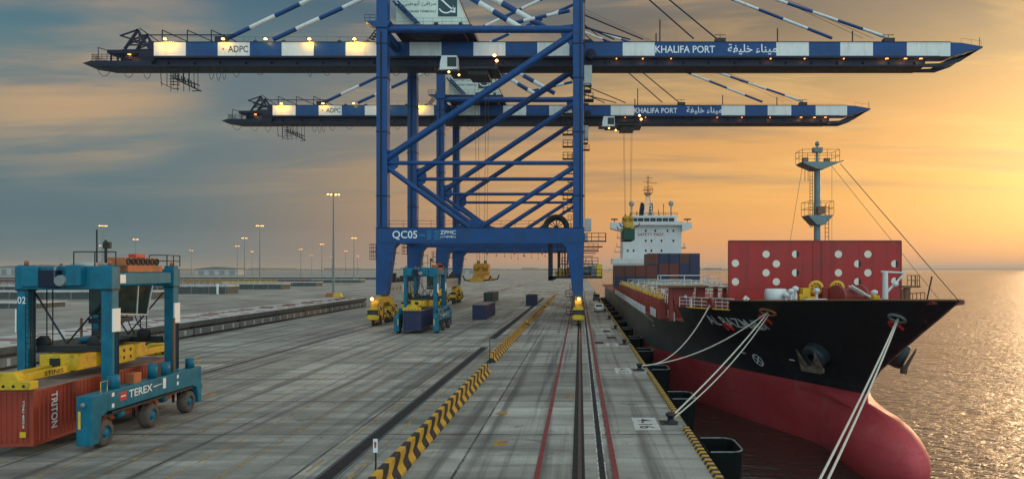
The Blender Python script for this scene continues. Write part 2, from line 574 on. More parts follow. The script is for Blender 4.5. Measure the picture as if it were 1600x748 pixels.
hazard('barrier_stripes', 1.75, -1.1, .16)
hazard('bogie_stripes', 1.25, .75, .1, (.66, .40, .012))  # black stripes paint in the dark gaps between the truck plates
hazard('kerb_stripes', .62, .6, 0, (.52, .30, .03))
hazard('plate_stripes', .32, 1.2, 0, (.55, .5, .02))


def ground_material():
    m = bpy.data.materials.new('quay_concrete')
    m.use_nodes = True
    nt = m.node_tree
    bs = nt.nodes['Principled BSDF']
    tc = node(nt, 'ShaderNodeTexCoord')
    vec = tc.outputs['Object']
    x, y, z = node(nt, 'ShaderNodeSeparateXYZ', {0: vec}).outputs

    def noise(scale, sx, sy, det=6, ro=.6, dist=0.0, off=0):
        mp = node(nt, 'ShaderNodeMapping', {0: vec, 'Scale': (sx, sy, 1), 'Location': (off, off * 1.7, 0)})
        return node(nt, 'ShaderNodeTexNoise', {'Vector': mp.outputs[0], 'Scale': scale, 'Detail': det, 'Roughness': ro, 'Distortion': dist}).outputs[0]

    def mr(v, a, b, c, d):
        return node(nt, 'ShaderNodeMapRange', {0: v, 1: a, 2: b, 3: c, 4: d}).outputs[0]
    big = noise(.055, 1, .8)
    c = ramp_n(nt, big, [(.3, (.145, .146, .126)), (.5, (.268, .262, .226)), (.68, (.425, .405, .345))])
    bro = noise(.5, .22, 1.0, 7, .62, .3)                          # brushed bands across the slabs
    c = mix_n(nt, mr(bro, .42, .66, 0, .85), c, (.50, .485, .42))
    tyre = noise(.7, 1.6, .035, 5, .6, .0, 11)                     # long tyre tracks along the quay
    c = mix_n(nt, mr(tyre, .50, .64, 0, .74), c, (.050, .052, .050))
    band = noise(.6, .12, 1.3, 7, .65, .5, 21)                     # dark scrubbed bands across
    c = mix_n(nt, mr(band, .50, .66, 0, .62), c, (.085, .086, .08))
    spot = noise(.9, 1, .6, 7, .7, .8, 5)
    c = mix_n(nt, mr(spot, .58, .72, 0, .75), c, (.045, .045, .042))
    fine = noise(6, 1, 1, 4, .7)
    c = mix_n(nt, mr(fine, .35, .7, 0, .35), c, (.13, .13, .12))
    # slabs differ a little in tone
    ix = math_n(nt, 'FLOOR', math_n(nt, 'DIVIDE', math_n(nt, 'ADD', x, 5.4), 6.8))
    iy = math_n(nt, 'FLOOR', math_n(nt, 'DIVIDE', math_n(nt, 'ADD', y, .2), 9.0))
    wn = node(nt, 'ShaderNodeTexWhiteNoise', {'Vector': node(nt, 'ShaderNodeCombineXYZ', {0: ix, 1: iy}).outputs[0]}, noise_dimensions='2D').outputs[0]
    sc = node(nt, 'ShaderNodeVectorMath', {0: c}, operation='SCALE')
    nt.links.new(mr(wn, 0, 1, .74, 1.18), sc.inputs['Scale'])
    c = sc.outputs[0]

    def joint(v, off, per, w):
        f = math_n(nt, 'FRACT', math_n(nt, 'DIVIDE', math_n(nt, 'ADD', v, off), per))
        d = math_n(nt, 'MINIMUM', f, math_n(nt, 'SUBTRACT', 1.0, f))
        return mr(d, w / per * .5, w / per, 1, 0)
    wob = math_n(nt, 'MULTIPLY', math_n(nt, 'SUBTRACT', noise(1.5, 1, 1, 3), .5), .12)
    jx = joint(math_n(nt, 'ADD', x, wob), 5.4, 6.8, .075)
    jy = joint(math_n(nt, 'ADD', y, wob), .2, 9.0, .11)
    j = math_n(nt, 'MULTIPLY', math_n(nt, 'MAXIMUM', jx, jy), mr(noise(.4, 1, 1, 4, .6, 0, 3), .3, .55, .35, .95))
    c = mix_n(nt, j, c, (.030, .028, .026))
    nt.links.new(c, bs.inputs['Base Color'])
    nt.links.new(mr(bro, .3, .7, .48, .72), bs.inputs['Roughness'])
    bs.inputs['Specular IOR Level'].default_value = .4
    bp = node(nt, 'ShaderNodeBump', {'Height': math_n(nt, 'SUBTRACT', math_n(nt, 'MULTIPLY', fine, .3), j), 'Strength': .25, 'Distance': .02})
    nt.links.new(bp.outputs[0], bs.inputs['Normal'])
    M['ground'] = m


ground_material()


def water_material():
    m = bpy.data.materials.new('sea_water')
    m.use_nodes = True
    nt = m.node_tree
    bs = nt.nodes['Principled BSDF']
    bs.inputs['Base Color'].default_value = (.032, .029, .022, 1)
    bs.inputs['Roughness'].default_value = .06
    bs.inputs['IOR'].default_value = 1.75
    tc = node(nt, 'ShaderNodeTexCoord')

    def noise(scale, sx, sy, rot, det, dist=.6):
        mp = node(nt, 'ShaderNodeMapping', {0: tc.outputs['Object'], 'Scale': (sx, sy, 1), 'Rotation': (0, 0, R(rot))})
        return node(nt, 'ShaderNodeTexNoise', {'Vector': mp.outputs[0], 'Scale': scale, 'Detail': det, 'Roughness': .55, 'Distortion': dist}).outputs[0]
    a = noise(.42, .7, 1.5, 12, 5)
    b = noise(1.3, .8, 1.3, -18, 4)
    g = noise(.05, 1, 1, 0, 3, 0)
    h = math_n(nt, 'ADD', math_n(nt, 'MULTIPLY', a, 1.0), math_n(nt, 'MULTIPLY', b, .55))
    h = math_n(nt, 'MULTIPLY', h, node(nt, 'ShaderNodeMapRange', {0: g, 1: .35, 2: .65, 3: .75, 4: 1.25}).outputs[0])
    bp = node(nt, 'ShaderNodeBump', {'Height': h, 'Strength': 1.0, 'Distance': .55})
    nt.links.new(bp.outputs[0], bs.inputs['Normal'])
    M['water'] = m


water_material()

# ================================================================== the setting
WATER, QX = -6.0, 6.0

b = MB()
b.face([(QX, -80, 0), (QX, 9000, 0), (-6000, 9000, 0), (-6000, -80, 0)])
b.face([(QX, -80, -12), (QX, 9000, -12), (QX, 9000, 0), (QX, -80, 0)])
struct(b.build('quay_ground', M['ground']))
b = MB()
b.face([(QX, -80, WATER), (9000, -80, WATER), (30000, 45000, WATER), (QX, 45000, WATER)])
b.face([(-30000, 9000, WATER), (QX, 9000, WATER), (QX, 45000, WATER), (-30000, 45000, WATER)])
struct(b.build('sea_water', M['water']))

Z1 = .004


def strip(name, m, rects, z=Z1):
    q = MB()
    for x0, x1, y0, y1 in rects:
        n = max(1, int((y1 - y0) / 60))
        for k in range(n):
            a, c = y0 + (y1 - y0) * k / n, y0 + (y1 - y0) * (k + 1) / n
            q.face([(x0, a, z), (x1, a, z), (x1, c, z), (x0, c, z)])
    return struct(q.build(name, m))


strip('painted_lines', M['line_red'], [(-1.95, -1.72, 5, 400), (1.42, 1.66, 5, 400), (-33.6, -33.45, 20, 400), (-30.2, -30.05, 20, 400)])
strip('painted_lines', M['line_yellow'], [(x - .06, x + .06, 8, 260) for x in (-9.7, -11.85, -15.25, -17.4, -20.6, -23.1, -26.2, -28.2)]
      + [(-46, -45.85, 20, 260), (-36.5, -36.35, 20, 200)])
strip('painted_lines', M['line_white'], [(.78, .84, 5, 300), (1.10, 1.16, 5, 300)])
q = MB()                                                  # loose yellow marks on the slabs
for x, y in ((-4.6, 27), (-4.0, 34), (-.75, 46.5), (-4.8, 41), (-30, 52), (-36, 60), (-26, 47), (-13, 62), (-7, 74)):
    q.face([(x - .35, y - .5, Z1), (x + .35, y - .5, Z1), (x + .35, y + .5, Z1), (x - .35, y + .5, Z1)])
struct(q.build('painted_marks', M['line_yellow']))
# the rails: a dark groove, and two steel running edges in it
for xr in (0.0, -31.75):
    strip('crane_rail', M['trench_black'], [(xr - .33, xr - .10, 5, 420), (xr + .08, xr + .22, 5, 420)])
    q = MB().box(xr - .10, 5, -.05, xr + .08, 420, .03)
    struct(q.build('crane_rail', M['steel_worn']))
strip('cable_slot', M['trench_black'], [(.84, 1.10, 5, 300)])
strip('cable_slot', M['steel_worn'], [(-31.05, -30.9, 20, 400), (-32.75, -32.6, 20, 400)])
strip('cable_trench', M['trench_black'], [(-11.05, -10.42, 10, 75.8), (-11.5, -10.6, 84.8, 205)])
strip('trench_edge', M['concrete_dark'], [(-11.2, -11.06, 10, 75.8), (-10.41, -10.27, 10, 75.8)])
strip('pit_covers', M['hazard_cover'], [(3.3, 4.3, 94, 96.6), (3.45, 4.6, 85, 87.6), (1.8, 2.8, 79, 81.4)])

# striped kerb along the quay edge, broken at the bollards
BOLLARDS = [18.5 + 20.0 * k for k in range(12)]
q = MB()
ys = [6] + BOLLARDS + [262]
for a, c in zip(ys, ys[1:]):
    a2, c2 = a + (1.5 if a > 6 else 0), c - 1.5
    q.prism([(5.62, Z1), (5.98, Z1), (5.98, .16), (5.70, .16)], 'y', a2, c2)
struct(q.build('quay_kerb', M['kerb_stripes']))
q = MB().box(5.99, 6, -.42, 6.06, 400, -.02)
struct(q.build('quay_edge_plate', M['steel_worn']))

# far shore
q = MB()
random.seed(3)
prev = 0
for k in range(60):
    x0 = -3600 + k * 95
    hgt = random.choice((4, 6, 7, 9, 14)) + random.random() * 4
    q.box(x0, 4200 + random.random() * 300, 0, x0 + 70 + random.random() * 60, 4700, hgt)
o = q.build('shore', M['concrete_mid']); o['kind'] = 'structure'
q = MB()
q.prism([(420, WATER), (9000, WATER), (9000, 6), (6000, 20), (3600, 14), (2200, 9), (900, 4)], 'y', 12000, 12400)
o = q.build('shore', M['concrete_mid']); o['kind'] = 'structure'

# ------------------------------------------------------------------ bollards, their painted numbers, fenders
NUM = {0: None, 1: '4-16', 2: '4-15', 3: '4-14', 4: '4-13'}
bwords = {1: 'black mooring bollard on the quay edge beside the painted plate reading 4-16',
          2: 'black mooring bollard where the two slack bow ropes meet',
          3: 'third black bollard from the front along the quay edge, just past the paired ropes',
          4: 'fourth black bollard from the front along the quay edge, before the pit covers',
          5: 'fifth black bollard from the front along the quay edge, level with the crane legs'}
for k, y in enumerate(BOLLARDS):
    if k == 0 or k > 9:
        lab = 'black mooring bollard on the quay edge, holding the bow line' if k == 0 else 'small black bollard far along the quay edge near the stern of the ship'
    else:
        lab = bwords.get(k, 'black bollard number %s from the front along the quay edge, beside the ship midbody' % ['', '', '', '', '', '', 'six', 'seven', 'eight', 'nine'][k])
    t = thing('bollard', lab, 'bollard', (5.2, y, 0), 0, 'bollards along the quay edge')
    q = MB().lathe([(0, .004), (.42, .004), (.42, .06), (.20, .09), (.17, .32), (.27, .40), (.30, .50), (.22, .58), (0, .60)], (5.2, y, 0), n=18)
    q.build('post', M['black_steel'], t)
    q = MB().box(4.6, y - .55, .005, 5.55, y + .55, .035)
    q.build('base_plate', M['black_steel'], t)
    if NUM.get(k):
        p = thing('berth_number', 'white painted berth number %s on the concrete by its bollard' % NUM[k], 'ground marking', (3.75, y - .2, 0), 0, 'painted berth numbers')
        q = MB(); q.face([(3.05, y - 1.75, .006), (4.45, y - 1.75, .006), (4.45, y + 1.35, .006), (3.05, y + 1.35, .006)])
        q.build('plate', M['plate_white'], p)
        words('lettering', NUM[k], M['letter_dark'], p, (3.75, y - .2, .011), 2.3, .85, right=(0, -1, 0), up=(1, 0, 0))

ordn = ['first', 'second', 'third', 'fourth', 'fifth', 'sixth', 'seventh', 'eighth', 'ninth', 'tenth', 'eleventh', 'twelfth', 'thirteenth', 'fourteenth']


def fender():
    t = thing('dock_fender', 'x', 'fender', (6.0, 33.8, 0), 0, 'fenders hanging on the quay wall')
    q = MB().lathe([(0, 0), (1.0, 0), (1.0, .15), (.78, .35), (.70, .9), (.86, 1.25), (0, 1.25)], (6.05, 33.8, -2.0), (1, 0, 0), 24)
    q.build('rubber_cone', M['rubber'], t)
    y0, y1 = 32.4, 35.2

    def outline(g, n=8):
        """plan of the shield: square to the quay, rounded towards the ship"""
        r = .62
        pts = [(6.32, y0 + g), (8.0 - g - r, y0 + g)]
        pts += [(8.0 - g - r + r * math.sin(math.pi / 2 * k / n), y0 + g + r - r * math.cos(math.pi / 2 * k / n)) for k in range(1, n + 1)]
        pts += [(8.0 - g - r + r * math.cos(math.pi / 2 * k / n), y1 - g - r + r * math.sin(math.pi / 2 * k / n)) for k in range(n + 1)]
        pts += [(6.32, y1 - g)]
        return pts
    lean = lambda z: .10 * z * (.35 if z > -2 else 1) + .0
    q = MB()
    po, pi_ = outline(0), outline(.09)
    q.grid([[Vector((x + lean(z) * (x - 6.3) / 1.7, y, z)) for x, y in po] for z in (-4.3, -2.4, -1.0, -.05)][::-1], 0, True)
    q.grid([[Vector((x + lean(z) * (x - 6.3) / 1.7, y, z)) for x, y in pi_] for z in (-4.3, -2.4, -1.0, -.05)], 0, True)
    q.grid([[Vector((x, y, -.05)) for x, y in po], [Vector((x, y, -.05)) for x, y in pi_]], 0, False)
    q.box(6.26, y0 + .1, -1.35, 6.34, y1 - .1, -.14)
    q.face([(6.34, y0 + .1, -.75), (7.9, y0 + .1, -1.5), (7.9, y1 - .1, -1.5), (6.34, y1 - .1, -.75)])
    q.build('frame', M['fender_dark'], t)
    q = MB().path([Vector((x, y, -.03)) for x, y in outline(.04)], .045, 6)
    q.build('worn_edge', M['fender_edge'], t)
    q = MB()
    for yy in (y0 + .3, y1 - .3):
        q.path([(6.02, yy, -.5), (6.9, yy, -1.15), (7.76, yy, -1.2)], .04, 5)
    q.build('chain', M['galv'], t)
    return t


f0 = fender()
f0['label'] = 'nearest dark open-topped fender box on the quay wall, at the front'
for k in range(1, 14):
    f = dup(f0, (6.0, 33.8 + 13.3 * k, 0), 0, 'dark open-topped fender on the quay wall, the %s one counting from the front' % ordn[k])

# ------------------------------------------------------------------ striped concrete barriers
runs = [(24.5, 57.2, -7.95, 'long black and yellow striped concrete barrier nearest the camera'),
        (63.2, 103.0, -8.35, 'black and yellow striped barrier with a thin pole at its near end'),
        (104.5, 150.0, -8.2, 'brownish striped barrier beyond the gap, level with the navy containers'),
        (152.5, 215.0, -8.0, 'pale far barrier run vanishing beneath the cranes')]
for y0, y1, xc, lab in runs:
    q = MB()
    q.prism([(xc - .42, Z1), (xc + .42, Z1), (xc + .40, .12), (xc + .17, .34), (xc + .13, .86), (xc - .13, .86), (xc - .17, .34), (xc - .40, .12)], 'y', y0, y1)
    tag(q.build('barrier', M['barrier_stripes'], at=(xc, y0, 0), bevel=.02), lab, 'barrier', 'striped barriers along the quay lane')
for x, y, zt, lab, sg in ((-8.2, 27, 2.0, 'thin dark post with a small white sign beside the nearest striped barrier', True),
                          (-8.4, 62.7, 2.4, 'thin bare dark pole standing at the gap between striped barriers', False)):
    t = thing('sign_post' if sg else 'marker_pole', lab, 'post', (x, y, 0))
    MB().tube((x, y, Z1), (x, y, zt), .035, 8).build('pole', M['black_steel'], t)
    MB().lathe([(0, .004), (.16, .004), (.16, .04), (0, .05)], (x, y, 0), n=14).build('base', M['black_steel'], t)
    if sg:
        p = MB().box(x - .09, y - .06, zt - .55, x + .09, y - .04, zt).build('panel', M['letter_white'], t)
        MB().prism([(x - .05, zt - .12), (x + .05, zt - .12), (x + .03, zt - .36), (x - .03, zt - .36)], 'y', y - .066, y - .061).build('red_mark', M['sign_red'], p)


# ------------------------------------------------------------------ shipping containers
def corrugated(q, p0, p1, nrm, z0, z1, pitch=.28, depth=.036, m=0):
    """corrugated wall from p0 to p1 with outward normal nrm"""
    p0, p1, nrm = Vector(p0), Vector(p1), Vector(nrm)
    L = (p1 - p0).length; d = (p1 - p0).normalized()
    n = max(2, int(L / pitch)); pitch = L / n
    pts = []
    for k in range(n):
        for f, o_ in ((0, 0), (.30, 0), (.42, -depth), (.88, -depth)):
            pts.append(p0 + d * (pitch * (k + f)) + nrm * o_)
    pts.append(p1)
    q.grid([[Vector((p.x, p.y, z0)) for p in pts], [Vector((p.x, p.y, z1)) for p in pts]], m, False)


def container(name, m, label, loc, L=12.19, rz=0.0, group=None, H=2.59, top=None, doors=True, roof_m='container_top', detail=True, W=2.44):
    """local: base centre of the near (low y) end at the origin, length along +y"""
    t = thing(name, label, 'container', loc, rz, group)
    w = W / 2
    q = MB()
    if detail:
        for sx in (-1, 1):
            x = sx * w
            corrugated(q, (x * .985, .16, 0), (x * .985, L - .16, 0), (sx, 0, 0), .16, H - .10)
        corrugated(q, (-w + .14, .03, 0), (w - .14, .03, 0), (0, -1, 0), .16, H - .10, .24, .045)
        corrugated(q, (-w + .14, L - .03, 0), (w - .14, L - .03, 0), (0, 1, 0), .16, H - .10, .24, .045)
    else:
        q.box(-w + .03, .03, .15, w - .03, L - .03, H - .05)
    q.build('walls', m, t, world=False)
    q = MB()
    for sx in (-1, 1):
        for yy in (0, L):
            sy = 1 if yy == 0 else -1
            q.box(sx * w, yy, 0, sx * (w - .15), yy + sy * .16, H)
        q.box(sx * w, .16, 0, sx * (w - .06), L - .16, .16)
        q.box(sx * w, .16, H - .10, sx * (w - .06), L - .16, H - .005)
    for yy, sy in ((0, 1), (L, -1)):
        q.box(-w + .15, yy, 0, w - .15, yy + sy * .10, .16)
        q.box(-w + .15, yy, H - .10, w - .15, yy + sy * .10, H - .005)
    q.build('frame', m, t, world=False)
    q = MB(); q.box(-w + .06, .10, H - .06, w - .06, L - .10, H - .03)
    if detail:
        n = int(L / .3)
        for k in range(n):
            y = .14 + (L - .28) * (k + .5) / n
            q.box(-w + .12, y - .06, H - .031, w - .12, y + .06, H - .012)
    q.build('roof', M[roof_m], t, world=False)
    return t


container('shipping_container', M['container_navy'], 'long navy container on the ground, nearest of those under the cranes', (-17.35, 116.0, 0), group='containers on the quay')
container('shipping_container', M['container_grey'], 'dark grey-green container on the ground just behind the long navy one', (-24.0, 176.0, 0), 12.19, group='containers on the quay', roof_m='concrete_mid')
container('shipping_container', M['container_navy'], 'small navy container standing by the striped barrier and cable trench', (-11.7, 161.0, 0), 6.06, group='containers on the quay', roof_m='container_navy')

# ------------------------------------------------------------------ slab stacks beside the landside rail
L_ = 11.4
for k in range(9):
    y0 = 52.0 + 11.8 * k
    if k == 0:
        lab = 'low two-tier slab stack with pale top behind the near straddle carrier, nearest in its row'
    elif k == 8:
        lab = 'low two-tier slab stack ending the long row in front of the tall light mast'
    else:
        lab = 'low two-tier slab stack with pale top, %s from the near end of its row' % ordn[k]
    x1 = -50.0 - .01 * k
    t = thing('slab_stack', lab, 'slab stack', (x1 - 4, y0, 0), 0, 'slab stacks beside the landside rail')
    q = MB()
    q.box(x1 - 7.8, y0, Z1, x1 - .25, y0 + L_, .26)
    q.build('skid', M['black_steel'], t)
    q = MB(); q.box(x1 - 7.7, y0 + .1, .26, x1, y0 + L_ - .1, 1.05)
    q.build('lower_slab', M['concrete_mid'], t, bevel=.03)
    q = MB()
    for j in range(4):
        q.box(x1 + .005, y0 + 1 + j * 2.8, .34, x1 + .05, y0 + 1.35 + j * 2.8, .98)
    q.build('pads', M['concrete_pale'], t)
    q = MB(); q.box(x1 - 7.6, y0 + .15, 1.05, x1 - .35, y0 + L_ - .15, 1.36)  # black filler paints the shadow between the two slabs
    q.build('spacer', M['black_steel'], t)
    q = MB(); q.box(x1 - 7.9, y0 - .12, 1.36, x1 - .05, y0 + L_ + .12, 1.98)
    q.build('upper_slab', M['concrete_dark'], t, bevel=.03)
    q = MB(); q.box(x1 - 7.85, y0 - .07, 1.98, x1 - .1, y0 + L_ + .07, 2.06)
    q.build('deck', M['concrete_pale'], t)
    q = MB()
    random.seed(20 + k)
    for j in range(5):
        yy = y0 + .6 + j * 2.5 + random.random() * .7
        xs = x1 - random.uniform(2.0, 4.2)
        q.box(xs - 2.4, yy, 2.06, xs, yy + .09, 2.15)
        if j % 2:
            q.box(x1 - 1.9, yy + .5, 2.06, x1 - .6, yy + .58, 2.13)
    q.build('rust_bar', M['rust_bar'], t)

# low container-block walls far to the left, running away from the quay
rows = [(150, -121, 1.3, 75), (196, -124, 2.4, 110), (236, -124, 3.1, 150), (289, -128, 2.6, 190), (342, -134, 2.2, 240), (430, -140, 2.2, 330), (560, -150, 2.2, 420)]
for k, (Y, xr, h, n) in enumerate(rows):
    lab = ['short low grey concrete wall nearest behind the straddle carrier frame', 'second low concrete yard wall out from the straddle carrier',
           'long dark yard wall with a white post at its right end', 'long yard wall with a yellow rail above its right half',
           'fifth low yard wall out, thin and dark', 'faint low yard wall second from the horizon', 'faintest low yard wall nearest the horizon'][k]
    t = thing('yard_wall', lab, 'wall', (xr, Y, 0), 0, 'low walls across the yard')
    q = MB(); q.box(xr - n, Y, Z1, xr, Y + 8, h * .82); q.build('base', M['concrete_dark'], t)
    q = MB(); q.box(xr - n - .3, Y - .25, h * .82, xr + .2, Y + 8.2, h); q.build('coping', M['concrete_pale'], t)
    q = MB()
    for j in range(int(n / 6)):
        q.box(xr - .5 - j * 6, Y - .12, Z1, xr - j * 6 - .15, Y, h * .8)
    q.build('buttress', M['concrete_mid'], t)
    if k in (2, 3, 4):
        q = MB()
        m = {2: 'rust_bar', 3: 'yellow_bright', 4: 'rust_bar'}[k]
        n2 = 50 if k == 3 else n
        q.rail([(xr - n2, Y + 4, h), (xr - 4, Y + 4, h)], 1.1, .10, 2.4, 2)
        q.build('railing', M[m], t)
    if k == 2:
        q = MB(); q.box(xr - 3.3, Y - .6, Z1, xr - 2.6, Y - .3, 3.6); q.build('post', M['letter_white'], t)

for x, y, w, d, h, lab in ((-560, 980, 60, 25, 9, 'small pale shed on the left horizon beyond the light masts'),
                           (-300, 1250, 120, 30, 8, 'long low shed on the horizon left of the crane leg'),
                           (-880, 1000, 160, 40, 12, 'broad low hangar on the far left horizon')):
    t = thing('warehouse', lab, 'building', (x, y, 0), 0, 'sheds on the horizon')
    MB().box(x, y, 0, x + w, y + d, h).build('wall', M['concrete_pale'], t)
    MB().prism([(x - 2, h), (x + w + 2, h), (x + w / 2, h + 3)], 'y', y - 2, y + d + 2).build('roof', M['concrete_mid'], t)
    q = MB()
    for k in range(int(w / 15)):
        q.box(x + 4 + 15 * k, y - .2, 0, x + 12 + 15 * k, y - .05, h * .7)
    q.build('door', M['galv'], t)


# ------------------------------------------------------------------ light masts
def mast_bits(t):
    q = MB()
    q.tube((0, 0, .3), (0, 0, 16), .42, 12, .30); q.tube((0, 0, 16), (0, 0, 33), .30, 12, .18)
    q.lathe([(0, .004), (.9, .004), (.9, .3), (.5, .35), (.42, 1.2)], (0, 0, 0), n=14)
    q.build('pole', M['mast_grey'], t, world=False)
    q = MB()
    q.lathe([(.2, 32.4), (1.5, 32.5), (1.6, 32.7), (.2, 32.9)], (0, 0, 0), n=16)
    q.build('head_ring', M['galv'], t, world=False)
    for k in range(8):
        a = 2 * math.pi * k / 8
        c = Vector((math.cos(a) * 1.75, math.sin(a) * 1.75, 32.5))
        q = MB().lathe([(0, .25), (.22, .2), (.36, 0), (0, -.02)], c, (math.cos(a) * .3, math.sin(a) * .3, 1), 10)
        f = q.build('floodlight', M['galv'], t, world=False)
        MB().lathe([(0, -.16), (.30, -.06), (.33, -.02), (0, -.01)], c, (math.cos(a) * .3, math.sin(a) * .3, 1), 10).build('lens', M['lamp_sodium'], f, world=False)


masts = [(521, 121, 'tall light mast standing beyond the slab row, left of the crane'), (406, 70, 'light mast behind the yellow-railed yard wall'),
         (161, 70, 'light mast rising behind the near straddle carrier'), (212, 48, 'shorter-looking light mast just right of the straddle carrier antennas'),
         (299, 30, 'small distant light mast standing alone by the pale shed'), (371, 37, 'distant light mast, leftmost of the trio before the larger mast'),
         (382, 50, 'light mast in the middle of the trio before the larger mast'), (394, 28, 'faint short light mast, rightmost of its trio'),
         (470, 32, 'distant light mast midway between two larger masts'), (487, 22, 'very faint low light mast left of the tall mast'),
         (503, 40, 'distant light mast immediately left of the tall mast'), (540, 29, 'faint light mast just right of the tall mast'),
         (553, 50, 'light mast nearest the left leg of the front crane'), (159, 38, 'low distant light mast seen in line with the carrier antenna'),
         (559, 21, 'tiny light mast close beside the crane leg'), (518, 20, 'tiny light mast in line behind the tall mast')]
m0 = None
for px, t_, lab in masts:
    Y = 24.6 * F / t_
    loc = ((px - VX) * Y / F, Y, 0)
    if m0 is None:
        m0 = thing('light_mast', lab, 'light mast', loc, 0, 'floodlight masts over the yard')
        mast_bits(m0)
    else:
        dup(m0, loc, 0, lab)
for px, Y, c_, lab in ((516, 212, 'orange_rust', 'orange water-filled guard block left of the tall mast foot'), (528, 210, 'yellow_bright', 'yellow guard block right of the tall mast foot'),
                       (384, 520, 'orange_rust', 'orange guard block at a far mast foot'), (557, 520, 'orange_rust', 'orange guard block at the foot of the mast beside the crane')):
    x = (px - VX) * Y / F
    q = MB().prism([(x - 1.5, Z1), (x + 1.5, Z1), (x + 1.3, .4), (x + .9, 1.3), (x - .9, 1.3), (x - 1.3, .4)], 'y', Y - .6, Y + .6)
    tag(q.build('guard_block', M[c_], at=(x, Y, 0), bevel=.05), lab, 'barrier', 'guard blocks at the light masts')


# ------------------------------------------------------------------ cars on the quay
def car(label, loc, paint, rz=0.0, tall=0.0):
    t = thing('parked_car', label, 'car', loc, rz, 'cars on the quay apron')
    q = MB()
    prof = [(-2.2, .42), (-2.25, .75), (-2.05, .95), (-1.1, 1.02), (-.55, 1.48 + tall), (1.2, 1.50 + tall), (1.9, 1.02), (2.2, .95), (2.25, .5), (2.1, .30), (-2.1, .30)]
    q.prism(prof, 'x', -.88, .88)
    q.build('body', paint, t, world=False, bevel=.05)
    q = MB()
    q.face([(-.72, -1.06, 1.06), (.72, -1.06, 1.06), (.66, -.60, 1.44 + tall), (-.66, -.60, 1.44 + tall)])
    for s in (-1, 1):
        q.prism([(-.85, 1.06), (1.6, 1.06), (1.1, 1.42 + tall), (-.5, 1.42 + tall)], 'x', s * .885, s * .895)
    o = q.build('windows', M['glass_dark'], t, world=False)
    for v in o.data.vertices:
        if abs(v.co.x) < .8:
            v.co.y -= .02; v.co.z += .02
    for s in (-1, 1):
        for y in (-1.4, 1.35):
            MB().lathe([(0, -.12), (.20, -.12), (.32, -.10), (.33, 0), (.32, .10), (.2, .12), (0, .12)], (s * .82, y, .335), (s, 0, 0), 16).build('wheel', M['rubber'], t, world=False)
        MB().box(s * .5, -2.29, .68, s * .82, -2.2, .84).build('light', M['lamp_white'] if False else M['galv'], t, world=False)
    return t


car('small white car parked on the quay right of the crane foot', (3.95, 139, 0), M['car_white'])
car('dark van parked beyond the white car near the quay edge', (4.6, 187, 0), M['car_dark'], 0, .35)


# ================================================================== ship-to-shore cranes
def point_lamp(parent, loc, col, e, r=.15):
    l = bpy.data.lights.new('lamp_light', 'POINT')
    l.energy = e; l.color = col; l.shadow_soft_size = r
    o = bpy.data.objects.new('lamp_light', l)
    C.objects.link(o); o.parent = parent
    o.location = Vector(loc) - parent.location
    return o


